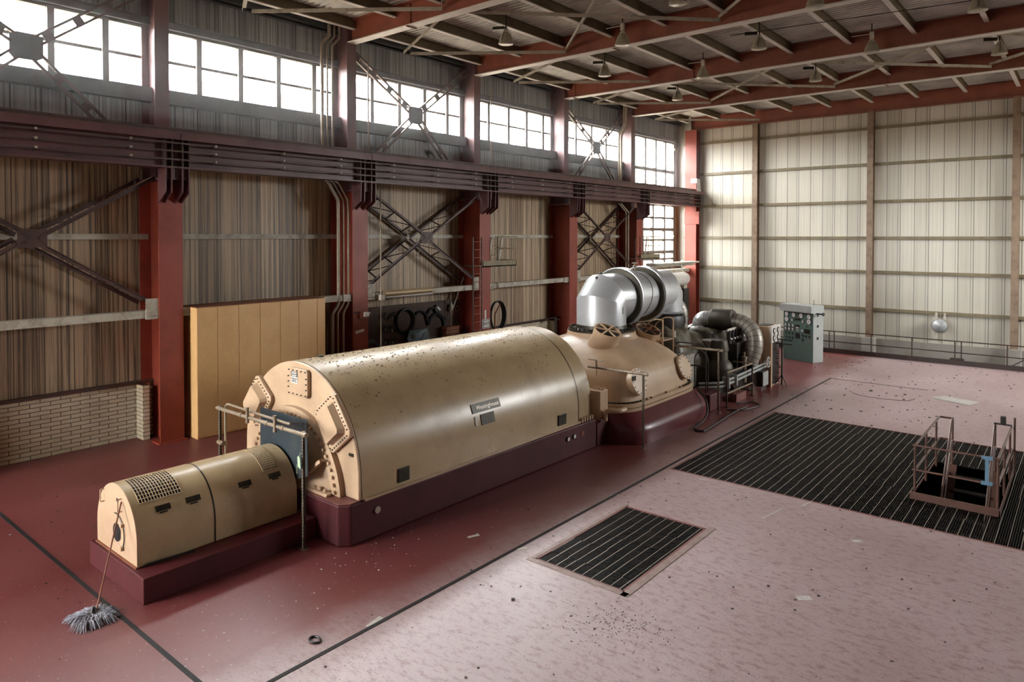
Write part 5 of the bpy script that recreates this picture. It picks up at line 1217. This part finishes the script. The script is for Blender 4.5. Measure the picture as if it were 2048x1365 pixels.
# tool board with hanging gear
tb_ = MB().box(-18.87, -18.82, 14.4, 19.5, .6, 2.78).build('tool_board', M['board'], None, smooth=False); tag(tb_, 'dark brown tool board on the window wall under the tube light', 'tool board')
XT = -18.8
def coil(y, z, ry, rz, r, n, lab, a0=0, a1=360, mat=M['black'], nm='hanging_coil'):
    m = MB(); rnd = random.Random(int(y*31))
    for k in range(n):
        f_ = 1 + .10*(k-n/2)/max(1, n); pts = [(XT+.03+.02*k, y+ry*f_*math.sin(R(a)), z+rz*f_*math.cos(R(a))+(0)) for a in range(a0, a1, 12)]
        m.tube(pts, r, 7, closed=(a1-a0 >= 360))
    o = m.build(nm, mat); tag(o, lab, 'hose coil' if 'coil' in nm else 'sling'); return o
coil(16.62, 2.18, .40, .42, .045, 3, 'round black hose coil hanging on the tool board')
coil(17.35, 2.05, .36, .42, .035, 2, 'arched black sling hanging beside the round hose coil', -100, 100, nm='hanging_sling')
coil(17.98, 2.15, .33, .40, .035, 2, 'arched black sling hanging highest on the tool board', -95, 95, nm='hanging_sling')
coil(18.15, 1.85, .42, .46, .05, 2, 'wide black sling bulging lowest on the tool board', -80, 170, nm='hanging_sling')
for k, (z, lab) in enumerate(((2.42, 'upper'), (1.98, 'middle'), (1.55, 'lower'))):
    t_ = thing('hanging_chain_fall', (XT, 15.9, z), 'cluster of dark shackles and hooks, %s one of three on the tool board' % lab, 'hooks', 'shackle clusters on the tool board')
    for q in range(5):
        y = 15.55+.15*q; zz = z + .06*math.sin(q*2.1); MB().tube([(XT+.05, y+.05*math.cos(R(a)), zz+.08*math.sin(R(a))) for a in range(0, 360, 40)], .022, 6, closed=True).build('shackle', M['black_steel'], t_)
        if q % 2: MB().cyl((XT+.06, y, zz-.12), (XT+.06, y, zz-.02), .02, 6).build('hook_shank', M['galv'], t_)
wp = thing('cast_plate', (-18.65, 17.05, .9), 'grey cast plate with four holes and an arched foot leaning on the tool board', 'plate')
pts = [(-18.62, 16.65, 1.85), (-18.62, 17.5, 1.85), (-18.6, 17.62, 1.6), (-18.5, 17.5, 1.0), (-18.5, 17.36, 1.0)] + [(-18.5, 17.07+.27*math.cos(R(a)), 1.0+.3*math.sin(R(a))) for a in range(15, 180, 15)] + [(-18.5, 16.78, 1.0), (-18.5, 16.64, 1.0), (-18.6, 16.52, 1.6)]
MB().prism(pts, (.05, 0, 0)).build('casting', M['sheet'], wp, smooth=False)
for y, z in ((16.8, 1.62), (17.33, 1.62), (16.72, 1.35), (17.42, 1.35)): MB().lathe((-18.55, y, z), (1, 0, .1), [(.09 if z > 1.5 else .05, -.02), (.09 if z > 1.5 else .05, .015), (0, .016)], 16).build('dark_hole', M['black'], wp)
bn = thing('work_bench', (-18.4, 16.8, 0), 'dark low bench along the foot of the tool board', 'bench')
MB().box(-18.8, -18.0, 14.5, 19.4, .85, .93).build('bench_top', M['board'], bn, smooth=False); 
for y in (14.7, 17.0, 19.2): MB().box(-18.7, -18.1, y-.04, y+.04, 0, .85).build('bench_leg', M['black_steel'], bn, smooth=False)
ck = thing('wood_crate', (-18.5, 18.75, .93), 'stack of reddish wooden slats standing on the bench', 'wood')
for k in range(6): MB().box(-18.75, -18.45, 18.4, 19.05, .93+.15*k, 1.06+.15*k).build('slat', M['wood'], ck, smooth=False)
for k, (y0_, z0_, y1_, z1_, r, mt, lab) in enumerate(((18.9, 2.45, 19.5, 3.6, .028, 'channel', 'long pale pole slanting up past the white channel'), (18.95, 1.5, 19.35, 1.75, .02, 'wood', 'short wooden handle slanting low on the board'), (19.3, 1.35, 19.75, 1.7, .015, 'galv', 'thin steel bar leaning by the ladder foot'),
        (18.72, 1.9, 18.95, 2.4, .02, 'wood', 'wooden tool handle hanging under the pole'))):
    o = MB().cyl((XT+.15, y0_, z0_), (XT+.15, y1_, z1_), r, 8).build('long_tool', M[mt]); tag(o, lab + ' by the tool board', 'tool')
for k, (y, z, lab) in enumerate(((19.0, 2.33, 'upper of the two small rings in line'), (19.3, 2.4, 'pale ring hanging highest'), (19.3, 1.95, 'dark ring below the pale ring'))):
    o = MB().tube([(XT-.01, y+.1*math.cos(R(a)), z+.11*math.sin(R(a))) for a in range(0, 360, 24)], .018, 6, closed=True).build('steel_ring', M['galv' if k < 2 else 'black_steel']); tag(o, lab + ', at the ladder end of the tool board', 'ring')
o = MB().lathe((XT+.04, 18.2, 2.5), (1,0,0), [(.15, 0), (.15, .05), (0, .06)], 20).build('dark_disc', M['black']); tag(o, 'black disc with a white label on the tool board', 'disc')
MB().prism([(XT+.105, 18.12, 2.54), (XT+.105, 18.18, 2.6), (XT+.105, 18.32, 2.47), (XT+.105, 18.27, 2.4)], (.004, 0, 0)).build('white_label', M['white'], o, smooth=False)
jg = thing('white_jug', (XT+.1, 18.88, 2.5), 'small white cylinder hanging beside the pole on the tool board', 'bottle')
MB().lathe((XT+.12, 18.86, 2.38), (0,0,1), [(.05, 0), (.06, .03), (.06, .2), (.03, .25), (.02, .3)], 14).build('bottle', M['lamp_box'], jg)
m = MB(); 
for k in range(3): m = m.tube([(XT+.15, 15.0+.32*math.cos(R(a))*(1-.1*k), 1.35+.32*math.sin(R(a))*(1-.1*k)) for a in range(0, 185, 15)], .035, 7)
tag(m.build('hanging_sling', M['black']), 'black sling lying in an arch at the column end of the bench', 'sling')
# hose coil past the EXIT column
hc = thing('hose_reel', (-18.1, 20.9, 1.4), 'tall black hose coil hanging beside the EXIT sign column', 'hose coil')
for k in range(4): MB().tube([(-18.15+.04*k, 20.85+(.38+.02*k)*math.cos(R(a)), 2.05+(.56+.01*k)*math.sin(R(a))) for a in range(0, 360, 10)], .028, 7, closed=True).build('hose_turn', M['black'], hc)
MB().tube([(-18.0, 20.6, 0), (-18.0, 20.6, 2.15), (-18.0, 20.9, 2.5)], .03, 8).build('stand_pipe', M['wood'], hc)
sp2 = tag(MB().cyl((-18.5, 21.0, 1.55), (-18.5, 27.0, 1.55), .025, 8).build('wall_pipe', M['dark_pipe']), 'thin dark pipe running along the brick ledge past the EXIT column', 'pipe')
hy = thing('wall_valve', (-18.2, 24.9, 0), 'thin dark valve stand before the brick ledge behind the turbine', 'valve')
MB().cyl((-18.2, 24.9, 0), (-18.2, 24.9, 1.65), .04, 10).build('stem', M['black_steel'], hy); MB().cyl((-18.2, 24.75, 1.55), (-18.2, 25.15, 1.5), .03, 8).build('lever', M['black_steel'], hy)
# small box with looping cables on the corner column
jb = thing('junction_box', (-17.2, 35.6, 2.7), 'pale junction box with looping cables at the red corner column', 'junction box')
MB().box(-17.0, -16.8, 34.6, 35.0, 2.4, 3.1).build('body', M['lamp_box'], jb, smooth=False, bevel=.01)
for k in range(2): MB().tube([(-16.9, 34.7+.15*k, 3.1), (-16.95, 34.6, 3.6), (-17.1, 34.8+.2*k, 3.85), (-17.3, 35.4, 3.9)], .02, 6).build('cable', M['pale_paint_and_sheen'], jb)
MB().box(-17.05, -16.75, 34.5, 35.1, -4, 2.4).build('back_frame', M['black_steel'], jb, smooth=False)
o = MB().box(-17.6, -17.0, 31.9, 36.9, 3.72, 3.8).box(-17.6, -17.55, 31.9, 37.5, 3.55, 3.72).build('wall_ledge', M['channel'], None, smooth=False); tag(o, 'pale ledge channel running to the corner column above the white cylinder', 'ledge')

# ------------------------------------------------------------------ marks and litter on the floor
marks = [((-8.184, 8.796), .22, .07, 70, 'by the generator flank'), ((-7.24, 8.952), .2, .06, 60, 'on the long joint level with the small grating'), ((-7.3, 12.02), .18, .06, 60, 'on the long joint past the small grating'), ((-6.31, 14.0), .2, .05, 20, 'before the corner of the big grating'),
         ((-4.55, 13.1), .75, .03, 80, 'as a long dash between the gratings'), ((-4.2, 14.0), .4, .03, 80, 'as a short dash beside the big grating'), ((-3.12, 10.31), .2, .12, 40, 'alone in the open red floor'), ((-3.02, 12.83), .16, .1, 40, 'midway to the stair rail'), ((-7.37, 5.97), .28, .08, 100, 'across the long joint by the exciter')]
for (x, y), L_, w_, a, wd in marks:
    a = R(a); u = Vector((math.cos(a), math.sin(a), 0))*L_/2; v = Vector((-math.sin(a), math.cos(a), 0))*w_/2; c = Vector((x, y, 0))
    o = MB().prism([c-u-v, c+u-v, c+u+v, c-u+v], (0, 0, .003)).build('tape_mark', M['tape'], None, smooth=False); tag(o, 'scrap of white tape on the floor ' + wd, 'tape', 'white tape scraps')
rnd = random.Random(21); m = MB(); m2 = MB()
def chip(m, x, y, s):
    ph = rnd.random()*6; m.prism([(x+s*math.cos(ph+k*1.57)*rnd.uniform(.4,1), y+s*math.sin(ph+k*1.57)*rnd.uniform(.4,1), 0) for k in range(4)], (0, 0, s*.35))
for i in range(1500):
    x, y = rnd.uniform(-16.5, 3), rnd.uniform(2.2, 32.8)
    if LG[0]-.1 < x < LG[1] and LG[2]-.1 < y < LG[3]+.1: continue
    if SG[0]-.1 < x < SG[1]+.1 and SG[2]-.1 < y < SG[3]+.1: continue
    if -13.3 < x < -8.4 and 3.9 < y < 26: continue
    chip(m, x, y, rnd.uniform(.008, .03) * (1 + (y > 20)*.8))
for i in range(260): chip(m, -4.8+rnd.gauss(0,.35), 8.0+rnd.gauss(0,.3), rnd.uniform(.005, .016))
chip(m, -6.3, 7.6, .06); chip(m, -5.65, 25.62, .1); chip(m, -4.66, 25.76, .07)
for i in range(330):
    x, y = (rnd.uniform(-12, 2), rnd.uniform(2.5, 30)) if i % 3 else (-9.0+rnd.gauss(0,.5), 7.0+rnd.gauss(0,1.5))
    if (LG[0]-.1 < x < LG[1] and LG[2]-.1 < y < LG[3]+.1) or (SG[0]-.1 < x < SG[1]+.1 and SG[2]-.1 < y < SG[3]+.1) or (-13.3 < x < -8.4 and 3.9 < y < 26 and i % 3) or (x < -9.4 and 4 < y < 14.6): continue
    chip(m2, x, y, rnd.uniform(.006, .02))
tag(m.build('floor_grit_debris', M['grit'], smooth=False), 'dark grit and paint flakes scattered over the red floor', 'debris', None, 'stuff')
tag(m2.build('pale_chip_debris', M['tape'], smooth=False), 'pale chips scattered over the red floor', 'debris', None, 'stuff')
o = MB().tube([(-7.62+.09*math.cos(R(a)), 5.2+.06*math.sin(R(a)), .014) for a in range(0, 360, 24)], .014, 6, closed=True).build('rubber_ring', M['black']); tag(o, 'small black ring lying on the glossy floor before the exciter', 'ring')

# ------------------------------------------------------------------ haze box added to imitate the glow before the windows
hz = MB().box(XW+.01, -16.2, YF+.01, YE-.6, 8.0, 11.3).build('window_glow_haze', M['glass'], None, smooth=False)
hm = bpy.data.materials.new('dusty_air'); hm.use_nodes = True; ht = hm.node_tree; ht.nodes.clear()
vo = ht.nodes.new('ShaderNodeVolumeScatter'); vo.inputs['Density'].default_value = .008; vo.inputs['Anisotropy'].default_value = .5
ou = ht.nodes.new('ShaderNodeOutputMaterial'); ht.links.new(vo.outputs[0], ou.inputs['Volume']); hz.data.materials[0] = hm
tag(hz, 'thin added haze that imitates glow before the ribbon windows', 'haze', None, 'stuff')
